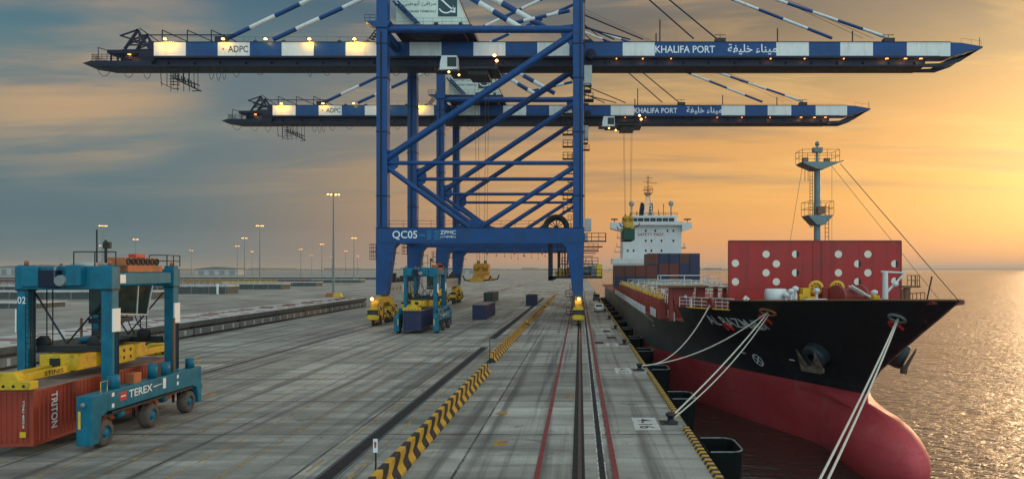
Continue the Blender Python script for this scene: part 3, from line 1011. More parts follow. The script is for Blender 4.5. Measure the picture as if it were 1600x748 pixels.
def crane(dy, label, number, trolley_x, lights):
    BL, DK, BK, WH = M['crane_blue'], M['crane_dark'], M['black_steel'], M['white_paint']
    t = thing('gantry_crane', label, 'crane', (-16.0, 118.75 + dy, 0), 0, 'gantry cranes over the quay')

    def bd(q, name, m, bevel=0.0, parent=None):
        q.v = [(x, y + dy, z) for x, y, z in q.v]
        return q.build(name, m, parent or t, bevel=bevel)
    XL, XR = -31.9, -.25
    FR = (109.0, 128.5)
    for fi, Y in enumerate(FR):
        y0, y1 = Y - .8, Y + .8
        bd(MB().box(XL - .89, y0, 15.4, XL + .89, y1, 62), 'leg', BL, .06)
        bd(MB().prism([(XL - .92, 4.6), (XL + .86, 4.6), (XL + 1.95, 12.2), (XL + 2.6, 12.9), (XL - .92, 12.9)], 'y', y0 - .1, y1 + .1), 'leg', BL, .05)
        bd(MB().box(XR - .86, y0, 15.4, XR + .86, y1, 80), 'leg', BL, .06)
        bd(MB().prism([(XR - .72, 4.0), (XR + .72, 4.0), (XR + .95, 12.9), (XR - 2.6, 12.9), (XR - 1.95, 12.2)], 'y', y0 - .1, y1 + .1), 'leg', BL, .05)
        pb = bd(MB().box(XL - .92, y0 - .1, 12.9, XR + .95, y1 + .1, 15.4), 'portal_beam', BL, .05)
        # thin flange lines and the walkway rail on the beam
        bd(MB().box(XL - .98, y0 - .16, 15.4, XR + 1.0, y1 + .16, 15.47), 'flange', DK)
        bd(MB().rail([(XL + 1.2, y0 + .1, 15.47), (XR - 1.2, y0 + .1, 15.47)], 1.1, .03, 2.2, 2), 'walkway_rail', BK)
        bd(MB().tube((XL + .7, Y, 25.95), (XR - .6, Y, 25.95), .34, 12), 'tie_tube', BL)
        bd(MB().tube((XL + .4, Y, 26.6), (XR - .3, Y, 47.2), .58, 14), 'brace', BL)
        bd(MB().tube((XL + .3, Y, 25.5), (-17.9, Y, 15.5), .42, 12), 'brace', BL)
        bd(MB().tube((-16.1, Y, 15.5), (XR - .3, Y, 25.6), .42, 12), 'brace', BL)
        bd(MB().tube((XL + .6, Y, 47.6), (XR - .5, Y, 47.6), .60, 14), 'top_tube', BL)
        # bolted splices and a cable tray on the legs
        q = MB()
        for X in (XL, XR):
            for z in (20.5, 30.8, 39.5, 45.0):
                q.box(X - .95, y0 - .06, z, X + .95, y1 + .06, z + .07); q.box(X - .95, y0 - .06, z + .11, X + .95, y1 + .06, z + .18)
        bd(q, 'splice', DK)
        bd(MB().box(XL - .25, y0 - .09, 15.6, XL + .05, y0 - .01, 47).box(XR + .2, y0 - .09, 15.6, XR + .4, y0 - .01, 58), 'cable_tray', DK)
        # gussets where the tubes meet
        bd(MB().prism([(XL + .85, 24.3), (XL + 2.4, 25.3), (XL + 2.6, 26.6), (XL + 2.2, 28.3), (XL + .85, 27.9)], 'y', Y - .12, Y + .12), 'gusset', BL)
        bd(MB().prism([(-20.1, 15.4), (-13.9, 15.4), (-15.2, 16.4), (-16.6, 16.9), (-17.4, 16.9), (-18.8, 16.4)], 'y', Y - .12, Y + .12), 'gusset', BL)
        bd(MB().prism([(XR - .8, 44.5), (XR - 2.8, 46.6), (XR - 2.8, 48.2), (XR - .8, 48.4)], 'y', Y - .12, Y + .12), 'gusset', BL)
        # door-sized platforms on the leg flanks
        for x, z in ((XL - 1.9, 11.6), (XL - 1.9, 12.9 if fi else 10.3)):
            q = MB().box(x, Y - 1.0, z, x + 1.0, Y + 1.0, z + .08)
            q.rail([(x + .05, Y + 1, z + .08), (x + .05, Y - 1, z + .08), (x + 1, Y - 1, z + .08)], 1.1, .04, 1, 2)
            bd(q, 'leg_platform', BK)
        for x, z in ((XL + 1.7, 9.6), (XL + 2.2, 11.3)):
            bd(MB().box(x - .8, Y - .95, z, x + .6, Y - .6, z + .10), 'leg_step', BK)
    # members along the rails
    for X in (XL, XR):
        for z0, z1, w in ((13.3, 15.0, .55), (46.6, 48.0, .5)):
            bd(MB().box(X - w, FR[0] + .9, z0, X + w, FR[1] - .9, z1), 'side_beam', BL, .04)
        bd(MB().box(X - .68, FR[0] + .92, 4.4, X + .68, FR[1] - .92, 6.5), 'sill_beam', M['sill_grey'] if X < -5 else BL, .05)  # landside beam coloured pale grey in place of sunlit blue paint
        if X < -5:
            q = MB()
            for k in range(9):
                q.lathe([(0, .01), (.28, .01)], (X + .7, FR[0] + 1 + 2.3 * k, 5.5), (1, 0, 0), 14)
            bd(q, 'sill_hole', BK)
            q = MB()
            for k in range(8):
                q.box(X - .3, FR[0] + 1.5 + 2.4 * k, 6.5, X + .3, FR[0] + 2.0 + 2.4 * k, 7.1 + .5 * (k % 3))
            q.rail([(X + .6, FR[0] + 1.2, 6.5), (X + .6, FR[1] - 1.2, 6.5)], 1.0, .03, 2, 2)
            bd(q, 'sill_fitting', BK)
        # bogies: equaliser over two pairs of wheels at each corner
        for Y in FR:
            q = MB()
            q.prism([(Y - 4.6, 2.9), (Y - 2.2, 2.9), (Y - 1.6, 3.4), (Y + 1.6, 3.4), (Y + 2.2, 2.9), (Y + 4.6, 2.9), (Y + 4.3, 3.9), (Y + 1.6, 4.4), (Y - 1.6, 4.4), (Y - 4.3, 3.9)], 'x', X - .55, X + .55)
            eq = bd(q, 'bogie', M['crane_yellow'], .05)
            for k, yc in enumerate((Y - 3.3, Y + 3.3)):
                q = MB()
                q.prism([(yc - 2.5, 1.0), (yc - 1.1, .75), (yc - .7, 1.5), (yc + .7, 1.5), (yc + 1.1, .75), (yc + 2.5, 1.0), (yc + 2.4, 2.1), (yc + .9, 2.9), (yc - .9, 2.9), (yc - 2.4, 2.1)], 'x', X - .68, X + .68)
                for j in (-2.1, 0, 2.1):
                    q.box(X - .80, yc + j - .22, .9, X + .80, yc + j + .22, 2.75)
                for j in (-1.9, 1.9):
                    q.box(X - .95, yc + j - .35, 1.2, X + .95, yc + j + .35, 1.75)
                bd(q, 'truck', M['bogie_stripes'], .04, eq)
                q = MB()
                for j in (-1.75, -.45, .45, 1.75):
                    q.lathe([(0, -.2), (.40, -.2), (.46, -.12), (.40, 0), (.46, .12), (.40, .2), (0, .2)], (X, yc + j, .48), (1, 0, 0), 16)
                bd(q, 'wheel', BK, 0, eq)
                q = MB()
                for j in (-1.2, 1.2):
                    q.box(X - .71, yc + j - .2, .8, X + .71, yc + j + .2, 2.3)
                bd(q, 'drive_gap', BK, 0, eq)
            if Y == FR[0]:
                q = MB().box(X - .35, Y - 5.15, .5, X + .35, Y - 4.5, 1.1)
                q.box(X - .5, Y - 4.8, 2.6, X + .5, Y - 4.4, 3.5)
                bd(q, 'buffer', M['crane_yellow'], .03, eq)
                lp = bd(MB().lathe([(0, -.22), (.16, -.18), (.22, 0), (.16, .18), (0, .22)], (X - .3 if X < -5 else X + .1, Y - 4.95, 4.15), (0, 0, 1), 12), 'beacon', M['lamp_sodium'], 0)
                if lights:
                    point_lamp(t, (X - .3, Y + dy - 5.4, 4.2), (1, .4, .1), 30, .3)
    if number:
        words('lettering', number, M['letter_white'], pb_first(t), (-28.15, FR[0] + dy - .915, 14.22), 4.0, 1.45)
        words('lettering', 'ZPMC', M['letter_white'], pb_first(t), (-21.2, FR[0] + dy - .915, 14.68), 2.5, .62)
        words('lettering', '(上海振华重工)', M['letter_white'], pb_first(t), (-21.2, FR[0] + dy - .915, 13.95), 2.5, .40)
        words('lettering', 'SWL', M['letter_teal'], pb_first(t), (-25.3, FR[0] + dy - .915, 14.2), .95, .42)
        for k in range(4):
            words('lettering', '65T', M['letter_teal'], pb_first(t), (-24.2, FR[0] + dy - .915, 14.8 - .38 * k), .7, .24)
            words('lettering', ('SPREADER', 'CARGO BEAM', 'SAFETY', 'SAFE WORK')[k], M['letter_teal'], pb_first(t), (-22.95 + .1 * (k % 2) - .1, FR[0] + dy - .915, 14.8 - .38 * k), .92, .24)

    # ---- the boom: a box girder right through the frames
    YF, YB = 117.2, 120.3
    zt, zm, zb = 48.3, 45.85, 43.95
    x0, xb, xe = -86.4, -74.3, (1485 - VX) * 117.2 / F
    per = 5.574
    q = MB()
    left = [xb + per * k for k in range(14)]
    right = [(px - VX) * YF / F for px in (973, 1023, 1213, 1264, 1313, 1364, 1417, 1485)]
    xs = left + right
    for k, (a, c) in enumerate(zip(xs, xs[1:])):
        q_m = (1 - k % 2) if k < 13 else (k - 13) % 2
        q.face([(a, YF, zm), (c, YF, zm), (c, YF, zt), (a, YF, zt)], q_m)
        q.face([(c, YB, zm), (a, YB, zm), (a, YB, zt), (c, YB, zt)], q_m)
    q.face([(xb, YF, zt), (xe, YF, zt), (xe, YB, zt), (xb, YB, zt)])
    q.face([(xb, YB, zm), (xe, YB, zm), (xe, YF, zm), (xb, YF, zm)])
    q.face([(xb, YB, zm), (xb, YF, zm), (xb, YF, zt), (xb, YB, zt)])
    boom = bd(q, 'boom', [BL, WH])
    q = MB().box(xb - 4, YF + .5, zb + .3, 60.5, YB - .5, zm - .004)
    bd(q, 'boom_web', DK, .02)
    q = MB().box(x0 + 3, YF - .6, zb, 59.8, YB + .6, zb + .28)
    q.box(xb, YF - .3, zm - .36, xe - 2, YF + .49, zm - .02)
    bd(q, 'boom_flange', DK)
    q = MB()
    for k in range(30):
        x = -72 + 4.5 * k
        if abs(x - XL) > 1.6 and abs(x - XR) > 1.6:
            q.prism([(YF + .48, zb + .3), (YF - .35, zb + .3), (YF + .48, zb + 1.2)], 'x', x, x + .12)
    bd(q, 'stiffener', DK)
    q = MB().box(xb, YF - .12, zt, xe, YF + .02, zt + .07)
    q.box(xb, YB - .02, zt, xe, YB + .12, zt + .07)
    bd(q, 'boom_lip', DK)
    q = MB()
    for k in range(11):
        x = -62 + 4.9 * k
        if x < -34:
            q.box(x, YF + .3, zt + .07, x + .6, YF + .8, zt + .42); q.tube((x + .3, YF + .5, zt), (x + .3, YF + .5, zt + .9), .04, 5)
    q.rail([(xb + 1, YF + .2, zt), (XL - 1.3, YF + .2, zt)], 1.0, .02, 3.5, 1)
    q.rail([(XR + 1.5, YB - .2, zt), (xe, YB - .2, zt)], 1.0, .02, 3.5, 1)
    bd(q, 'boom_fitting', BK)
    # seaward tip
    q = MB().prism([(xe, zt), (66.6, zt - .1), (70.4, zt - .75), (70.2, zt - 1.1), (xe, zm)], 'y', YF, YB)
    bd(q, 'boom_tip', BL, .04)
    q = MB().prism([(59.8, zb), (63.6, zb), (66.2, zb + .9), (69.6, zt - 1.25), (67.8, zm), (64.8, zm - .3), (62.6, zb + .6), (59.8, zb + .5)], 'y', YF - .3, YF + .2)
    q.prism([(59.8, zb), (63.6, zb), (66.2, zb + .9), (69.6, zt - 1.25), (67.8, zm), (64.8, zm - .3), (62.6, zb + .6), (59.8, zb + .5)], 'y', YB - .2, YB + .3)
    q.rail([(66.5, YF, zt - .1), (70, YF, zt - .6)], .8, .02, 1.7, 1)
    q.tube((70.3, YF + 1, zt - .8), (70.3, YF + 1, zt + 1.1), .05, 6)
    bd(q, 'tip_frame', M['ship_maroon'] if False else DK)
    # landside end: walkway, hoist frame and rails
    q = MB().prism([(x0, zb + .52), (x0 + 3.5, zb - .03), (x0 + 12, zb - .03), (x0 + 12, zb + 1.0), (x0 + 1.5, zb + 1.0)], 'y', YF - .5, YB + .5)
    bd(q, 'tail_walkway', DK)
    q = MB().rail([(x0 + 1.6, YB + .4, zb + 1), (x0 + 1.6, YF - .4, zb + 1), (x0 + 12, YF - .4, zb + 1)], 1.1, .045, .9, 3)
    q.tube((x0 + 2.4, YF, zb + 1), (x0 + 2.4, YF, zb + 3.4), .07, 5); q.tube((x0 + 2.4, YF, zb + 3.4), (x0 + 4.4, YF, zb + 2.8), .07, 5)
    bd(q, 'tail_rail', DK)
    q = MB().box(x0 + 3.8, YF + .2, zb + 2.5, x0 + 9.5, YB - .2, zb + 3.1)
    for k in range(5):
        q.box(x0 + 4.2 + k * 1.25, YF + .4, zb + 1, x0 + 4.35 + k * 1.25, YF + .6, zb + 2.5)
    q.box(x0 + 4.6, YB - .6, zb + 1, x0 + 9.2, YB - .4, zb + 2.4)
    bd(q, 'tail_canopy', DK)
    q = MB().box(x0 + 6.4, YF + .1, zb + 2.9, xb, YB - .1, zt - 1.2)
    q.box(x0 + 9.5, YF + .1, zb + 1, xb, YB - .1, zb + 2.9)
    bd(q, 'tail_girder', DK, .03)
    q = MB()
    for yy in (YF + .3, YB - .3):
        q.beam((x0 + 6.8, yy, zb + 3.2), (x0 + 9.2, yy, zt + 2.3), .35, .35); q.beam((x0 + 11.2, yy, zb + 3.2), (x0 + 9.0, yy, zt + 2.3), .35, .35)
        q.beam((x0 + 6.2, yy, zt + 1.2), (x0 + 11, yy, zt - .3), .25, .25); q.beam((x0 + 7.6, yy, zt - .4), (x0 + 10.6, yy, zt - .4), .22, .22)
        q.beam((x0 + 6.0, yy, zt + 1.2), (x0 + 9.2, yy, zt + 2.3), .22, .22)
        q.beam((x0 + 7.4, yy, zt - .3), (x0 + 10.4, yy, zt + .9), .18, .18)
        q.box(x0 + 11.0, yy - .25, zt - 1.2, xb - .05, yy + .25, zt + .2)
    bd(q, 'hoist_frame', DK)
    q = MB()
    for k, x in enumerate((-73.6, -68.4, -64.0, -59.8)):
        q.beam((x - 4.8 if k else x - 3.6, YF + .6, zt + 2.3 + (.35 if k == 0 else 0)), (x + .1, YF + .6, zt + .1), .16, .16)
        q.beam((x - 4.8 if k else x - 3.6, YF + .6, zt + 2.3), (x - 4.8 if k else x - 3.6, YF + .6, zt), .14, .14)
    q.beam((-77.4, YF + .6, zt + 1.45), (-60.2, YF + .6, zt + 1.45), .16, .16)
    q.box(-63.8, YF + .2, zt, -62.0, YF + 1.4, zt + 1.1)
    bd(q, 'cable_frame', DK)
    # hanging service baskets under the tail
    q = MB()
    zh = zb - .05
    for x in (-73.2, -72.0, -70.9, -69.9):
        q.tube((x, YF, zh), (x + (.3 if x < -72 else 0), YF, zh - 3.3), .06, 5); q.tube((x, YB, zh), (x, YB, zh - 3.3), .06, 5)
    q.beam((-73.1, YF, zh - 2.7), (-70.9, YF, zh - 3.7), .22, .12); q.beam((-70.9, YF, zh - 3.7), (-69.9, YF, zh - 3.7), .2, .1)
    for k in range(6):
        q.beam((-71.5, YF, zh - .5 - .5 * k), (-70.1, YF, zh - .5 - .5 * k), .25, .09)
    q.beam((-71.0, YF + .6, zh - 1.8), (-66.6, YF + .6, zh - 3.9), .9, .22); q.beam((-71.3, YF + .6, zh - 1.6), (-66.8, YF + .6, zh - 2.9), .9, .12)
    for x in (-69.2, -68.2, -67.3, -66.6):
        q.tube((x, YF, zh), (x, YF, zh - 2.6 - (x + 69.2) * .5), .055, 5)
    q.beam((-67.6, YF, zh - 4.1), (-66.5, YF, zh - 4.1), .2, .12)
    for k in range(7):
        q.beam((-70.6 + k * .55, YF, zh - 1.0 - .25 * k), (-70.4 + k * .55, YF, zh - 2.1 - .27 * k), .16, .16)
    bd(q, 'service_basket', BK)
    # festoon loops
    q = MB()
    for px, w, d in ((165, 25, 15), (203, 22, 17), (232, 17, 19), (332, 11, 20), (343, 9, 22), (352, 8, 20), (371, 16, 16), (408, 22, 13), (460, 22, 8), (486, 8, 16), (512, 16, 14), (545, 20, 12), (620, 20, 14), (645, 18, 12), (668, 16, 14)):
        xa = (px - VX) / F * 117.2; hw = w / 2 / F * 117.2; dd = d / F * 117.2
        q.path([(xa - hw + 2 * hw * k / 10, YF - .3, zb - dd * (1 - ((k - 5) / 5) ** 2)) for k in range(11)], .045, 5)
    bd(q, 'festoon_cable', BK)
    # seaward masts on the boom
    q = MB()
    for px, y_ in ((1032, 28), (1026, 50), (1217, 42), (1335, 46)):
        x = (px - VX) / F * 117.2
        q.tube((x, YF + .8, zt), (x, YF + .8, 8.8 + (420 - y_) * .1116), .12, 6)
    for px in (1127, 1392):
        x = (px - VX) / F * 117.2
        q.box(x - .9, YF + .4, zt, x + .9, YF + 1.6, zt + .9); q.tube((x - 1, YF + 1, zt + 1.6), (x + 1, YF + 1, zt + 1.6), .06, 5); q.tube((x, YF + 1, zt + .9), (x, YF + 1, zt + 1.6), .06, 5)
    bd(q, 'boom_mast', BK)

    # stays: painted tube links
    def stay(p, q_, r, n, first=0, name='stay', plain=None, yy=None):
        p, q_ = Vector(p), Vector(q_)
        b_ = MB()
        for k in range(n):
            b_.tube(p.lerp(q_, k / n), p.lerp(q_, (k + 1) / n), r, 10, m=(k + first) % 2 if plain is None else 0, caps=(k in (0, n - 1)))
        bd(b_, name, [WH, BL] if plain is None else [plain])
    apex = 118.75
    stay(at(352, 62, apex) - Vector((0, 0, 0)), (-1.0, apex, 78.5), .36, 14, 1)
    stay(at(427, 62, apex), (-1.0, apex, 73.5), .36, 13, 1)
    stay(at(1300, 60, apex), (1.2, apex, 66.5), .26, 10, 1)
    stay(at(1387, 59, apex), (1.2, apex, 67.8), .26, 12, 0)
    for px, z_ in ((1084, 66.0), (1120, 68.3)):
        stay(at(px, 61, apex), (1.2, apex, z_), .13, 1, plain=DK)
    for dz in (0, .8, 1.6):
        stay(at(1380 - 20 * dz, 60, apex), (1.2, apex, 70.5 + dz), .03, 1, plain=DK, name='stay_rope')
    for a_, b_ in (((1005, 62), (914, 24)), ((985, 62), (914, 44)), ((960, 62), (914, 42))):
        stay(at(*a_, apex), at(*b_, apex), .12, 1, plain=DK)
    stay((-32, 116.4, 63.6), at(815, 45, 116.4), .50, 9, 0)
    stay((-29.5, 121.6, 65.6), at(852, 44, 121.6), .55, 9, 1)
    stay(at(890, 17, apex), at(800, 37, apex), .32, 5, 1)
    bd(MB().box(-1.6, 109, 77.5, 1.4, 128.5, 79.2), 'apex_beam', BL, .05)
    bd(MB().box(-32.6, 109, 60.2, -31.2, 128.5, 61.8), 'apex_beam', BL, .05)

    # machinery house
    hz0, hz1 = 49.6, 57.6
    q = MB()
    hx0, hx1, hx2 = -31.0, -18.6, -20.9
    q.prism([(hx0, hz0), (hx1, hz0), (hx1 - (hz1 - hz0) * .42, hz1), (hx0, hz1)], 'y', 113.4, 124.2)
    house = bd(q, 'machinery_house', M['cream_paint'], .05)
    q = MB().box(hx0 - .4, 112.3, hz0 - .75, hx1 + .6, 124.8, hz0 - .004)
    q.box(-30, 113.5, 48.42, -19.5, 124, hz0 - .75)
    bd(q, 'house_floor', DK)
    q = MB().rail([(hx0, 112.4, hz0), (hx1 + .4, 112.4, hz0)], 1.1, .03, 1.6, 2)
    bd(q, 'house_rail', M['galv'])
    q = MB()
    for k in (0, 1):
        q.beam((-31.3 + .75 * k, 112.5, 53.6), (-27.6 + .75 * k, 112.5, 49.8), .18, .3)
    for k in range(8):
        q.box(-31.0 + .45 * k, 112.3, 53.0 - .42 * k, -30.2 + .45 * k, 113.2, 53.06 - .42 * k)
    bd(q, 'house_stair', BL)
    q = MB().box(-24.6, 113.28, hz0 + .25, -23.9, 113.39, hz0 + .75); q.box(-20.4, 113.28, hz0 + .25, -19.8, 113.39, hz0 + .75)
    bd(q, 'vent', BK, 0, house)
    bd(MB().beam((hx1 + .25, 113.2, hz0), (hx1 - 3.2, 113.2, hz1), .12, .2), 'house_edge', M['rust_bar'])
    # anchor sign
    q = MB().box(-23.9, 113.30, 51.35, -20.7, 113.38, 54.55)
    sg = bd(q, 'sign', M['teal_dark'], 0, house)
    q = MB()
    ys = 113.285
    q.beam((-23.4, ys, 54.2), (-21.3, ys, 52.3), .02, .26)
    arc = [(-22.55 + 1.25 * math.cos(a), ys, 53.15 + 1.25 * math.sin(a)) for a in [R(205 + 14 * k) for k in range(12)]]
    for a, c in zip(arc, arc[1:]):
        q.beam(a, c, .02, .24)
    q.prism([(-21.0, 51.9), (-20.95, 52.9), (-21.8, 52.0)], 'y', ys - .01, ys + .01)
    bd(q, 'anchor_mark', M['letter_white'], 0, sg)
    words('lettering', '\uFEF2\uFE92\uFEC7\uFEEE\uFE91\uFE83 \uFE8A\uFED3\uFE8D\uFEAE\uFEE3', M['teal_dark'], house, (-27.1, 113.385 + dy, 53.45), 5.6, 1.05)
    words('lettering', 'ABU DHABI TERMINALS', M['teal_dark'], house, (-27.1, 113.385 + dy, 52.2), 5.6, .42)

    # ladder and small platforms up the waterside leg
    q = MB()
    for s in (-.28, .28):
        q.tube((XR + 1.05, FR[0] + s, 15), (XR + 1.05, FR[0] + s, 58), .05, 5)
    for k in range(40):
        q.tube((XR + 1.05, FR[0] - .28, 15.4 + 1.05 * k), (XR + 1.05, FR[0] + .28, 15.4 + 1.05 * k), .07, 5)
    bd(q, 'ladder', BK)
    for k, z in enumerate((26.8, 28.8, 30.8, 32.6, 34.2, 20.2, 18.2)):
        q = MB().box(XR - 2.6, FR[0] + .9, z, XR - .8, FR[0] + 2.2, z + .1)
        q.rail([(XR - 2.5, FR[0] + 2.1, z + .1), (XR - 2.5, FR[0] + .95, z + .1), (XR - .95, FR[0] + .95, z + .1)], .95, .05, .8, 2)
        bd(q, 'stair_landing', BK)
    for z, w in ((37.5, 1.2), (54.0, 2.2), (56.0, 1.6), (36.0, 1.6)):
        q = MB().box(XR + .9, FR[0] - 1, z, XR + .9 + w, FR[0] + 1, z + .12)
        q.rail([(XR + .95, FR[0] - .9, z + .12), (XR + .8 + w, FR[0] - .9, z + .12), (XR + .8 + w, FR[0] + .9, z + .12)], 1, .045, .8, 2)
        bd(q, 'stair_landing', BK)
    bd(MB().box(XR + .95, FR[0] - .7, 38.4, XR + 2.2, FR[0] + .7, 41.6), 'cabinet', M['sill_grey'], .03)
    bd(MB().box(XR + .95, FR[0] - .7, 14.9, XR + 2.1, FR[0] + .5, 16.9), 'cabinet', M['sill_grey'], .03)
    for z, w in ((13.2, 3.6), (12.3, 3.0), (11.6, 2.4)):
        q = MB().box(XR + .9, FR[0] - .9, z, XR + .9 + w, FR[0] + .9, z + .16)
        if z > 13:
            q.rail([(XR + 1, FR[0] - .8, z + .16), (XR + .85 + w, FR[0] - .8, z + .16), (XR + .85 + w, FR[0] + .8, z + .16)], 1.2, .05, 1, 2)
        bd(q, 'leg_platform', DK)
    q = MB().box(XR - 1.0, 117.8, 43, XR + 2.4, 119.6, 49.0)
    q.lathe([(0, -.3), (.9, -.3), (.9, .3), (0, .3)], (1.9, 116.9, 46.1), (0, 1, 0), 16)
    bd(q, 'boom_hinge', DK, .04)
    q = MB().box(-3.2, FR[0] + .2, 54.8, -1.2, FR[0] + 2.4, 57.4)
    q.box(-4.4, FR[0] + .1, 54.6, 3.0, FR[0] + 2.6, 54.75)
    q.rail([(-4.3, FR[0] + .2, 54.75), (3, FR[0] + .2, 54.75)], 1.1, .05, .9, 2)
    bd(q, 'top_platform', BK)
    # platforms at the landside leg head
    q = MB().prism([(XL - 2.8, 48.6), (XL + 1.5, 48.6), (XL + .9, 47.6), (XL - 1.0, 47.6)], 'y', FR[0] - 1.1, FR[0] + 1.1)
    q.rail([(XL - 2.7, FR[0] - 1, 48.6), (XL - 1, FR[0] - 1, 48.6)], 1, .05, .8, 2)
    bd(q, 'leg_head', BL)
    q = MB()
    for k in range(9):
        q.box(XL - 4.2 + .32 * k, 115.6, 48.4 + .42 * k, XL - 3.6 + .32 * k, 116.6, 48.48 + .42 * k)
    q.beam((XL - 4.4, 115.6, 48.3), (XL - 1.3, 115.6, 52.4), .1, .2)
    bd(q, 'tail_stair', BK)

    for k in range(9):
        x = -19.5 + 1.75 * k
        q = MB().tube((x, FR[1] + .3, 12.9), (x, FR[1] + .3, 12.2 - .35 * (k % 3)), .035, 5)
        q.lathe([(0, -.16), (.13, -.1), (.13, .1), (0, .16)], (x, FR[1] + .3, 12.05 - .35 * (k % 3)), (0, 0, 1), 8)
        bd(q, 'pendant', M[('black_steel', 'sign_red', 'container_green')[k % 3]])
    # cable reel standing behind the front portal beam
    c = Vector((-3.9, 111.1, 15.6))
    q = MB().lathe([(2.15, -.25), (2.2, -.25), (2.2, .25), (2.15, .25), (1.3, .18), (1.25, 0), (1.3, -.18), (2.15, -.25)], c, (0, 1, 0), 36)
    for k in range(12):
        a = 2 * math.pi * k / 12
        q.beam(c, c + Vector((math.cos(a) * 1.35, 0, math.sin(a) * 1.35)), .12, .12)
    q.lathe([(0, -.4), (.4, -.4), (.4, .4), (0, .4)], c, (0, 1, 0), 14)
    bd(q, 'cable_reel', BK)

    # machine deck slung low at the waterside leg
    zf = 7.25
    q = MB().box(-5.2, 110.4, zf, 3.7, 114.6, zf + .35)
    bd(q, 'slung_deck', DK, .03)
    q = MB().box(-5.2, 110.4, zf - .3, -4.6, 110.9, 12.9); q.box(-5.2, 114.1, zf - .3, -4.6, 114.6, 12.9)
    q.prism([(-5.2, zf - .35), (-4.4, zf - .35), (-3.4, zf + .2), (-5.2, zf + .2)], 'y', 110.4, 110.9)
    for x in (-3.6, -2.9, -2.4, -1.6):
        q.tube((x, 110.6, zf + .3), (x, 110.6, 12.9), .08, 6)
    bd(q, 'deck_hanger', DK)
    q = MB().rail([(-4.5, 110.5, zf + .35), (3.6, 110.5, zf + .35)], 1.15, .05, 1.0, 2)
    q.rail([(-3.0, 110.8, zf + 2.4), (3.0, 110.8, zf + 2.4)], 1.0, .05, 1.0, 2)
    q.box(-3.4, 110.9, zf + 2.3, 3.0, 114, zf + 2.42)
    bd(q, 'deck_rail', BK)
    bd(MB().box(-4.1, 111, zf + .35, -2.5, 113.4, zf + 1.25).box(-3.7, 111.2, zf + 1.25, -2.9, 113, zf + 1.7), 'winch', M['crane_yellow'], .06)
    bd(MB().box(-2.2, 111.3, zf + .35, -1.6, 112, zf + 1.9), 'motor', M['orange_rust'], .05)  # plain orange block in place of an unidentified small shape
    bd(MB().lathe([(0, -1.1), (.65, -1.1), (.75, -.9), (.75, .9), (.65, 1.1), (0, 1.1)], (.9, 112, zf + 1.2), (1, 0, 0), 18).box(1.9, 111, zf + .35, 2.6, 113.5, zf + 2.2), 'drum', M['mast_grey'])
    bd(MB().box(2.75, 110.9, zf + .1, 3.75, 114, zf + 2.35), 'end_cabinet', M['yellow_bright'], .04)
    bd(MB().rail([(-2.2, 111.2, 1.3), (-1.0, 111.2, 1.3)], 1.1, .05, .6, 2).rail([(-2.3, 111.2, 4.2), (-1.0, 111.2, 4.2)], 1.1, .05, .6, 2)
       .box(-2.3, 111.2, 4.1, -1.0, 112.4, 4.2).box(-2.2, 111.2, 1.2, -1.0, 112.4, 1.3).tube((-1.3, 111.3, .3), (-1.3, 111.3, 7.3), .06, 6).tube((-.95, 111.3, .3), (-.95, 111.3, 7.3), .06, 6), 'access_ladder', BK)

    # trolley, cab and hoist ropes
    tx = trolley_x
    q = MB().box(tx - 5.6, YF - 1.6, zb - .75, tx + 3.2, YB + 1.6, zb - .35)
    for x in (tx - 5.4, tx + 2.6):
        for yy in (YF - 1.2, YB + .8):
            q.box(x, yy, zb - .4, x + .5, yy + .4, zb + .9)
    q.box(tx - 2, YF - .9, zb - 1.6, tx + 1.4, YB + .9, zb - .75)
    q.rail([(tx - 5.4, YF - 1.5, zb - .35), (tx + 3, YF - 1.5, zb - .35)], 1.0, .04, 1.1, 2)
    bd(q, 'trolley', BK)
    q = MB().prism([(tx - 6.6, zb - 1.55), (tx - 6.1, zb + .9), (tx - 3.5, zb + .9), (tx - 3.4, zb - 1.4)], 'y', YF - 3.6, YF - 1.7)
    cab_ = bd(q, 'operator_cab', M['ship_white'], .05)
    bd(MB().box(tx - 5.1, YF - 3.66, zb - 1.0, tx - 3.55, YF - 3.61, zb + .6), 'window', M['glass_dark'], 0, cab_)
    q = MB().box(tx - 7.3, YF - 3.7, zb - 1.75, tx - 3.2, YF - 1.6, zb - 1.58)
    q.rail([(tx - 7.2, YF - 3.6, zb - 1.58), (tx - 6.4, YF - 3.6, zb - 1.58)], .9, .04, .5, 2)
    bd(q, 'cab_floor', BK, 0, cab_)
    bd(MB().lathe([(0, -.2), (.22, 0), (0, .2)], (tx - 4.8, YF - 3.8, zb - 1.95), (0, 0, 1), 10).lathe([(0, -.2), (.2, 0), (0, .2)], (tx - 3.2, YF - 3.2, zb - 2.3), (0, 0, 1), 10), 'cab_lamp', M['lamp_yellow'])
    bd(MB().lathe([(0, -.28), (.3, 0), (0, .28)], (tx + 2.6, YF - 1.5, zb + 1.55), (0, 0, 1), 10).lathe([(0, -.28), (.3, 0), (0, .28)], (tx + 3.0, YF - 1.5, zb + .65), (0, 0, 1), 10), 'trolley_lamp', M['lamp_sodium'])
    zsp = 10.0 if number else 21.6
    q = MB()
    for sx in (-.8, .8):
        for yy in (YF - .4, YB + .4):
            q.tube((tx + sx * 1.2, yy, zb - .7), (tx + sx * .8, yy + (.5 if yy < 118 else -.5), zsp), .035, 5)
    bd(q, 'hoist_rope', BK)

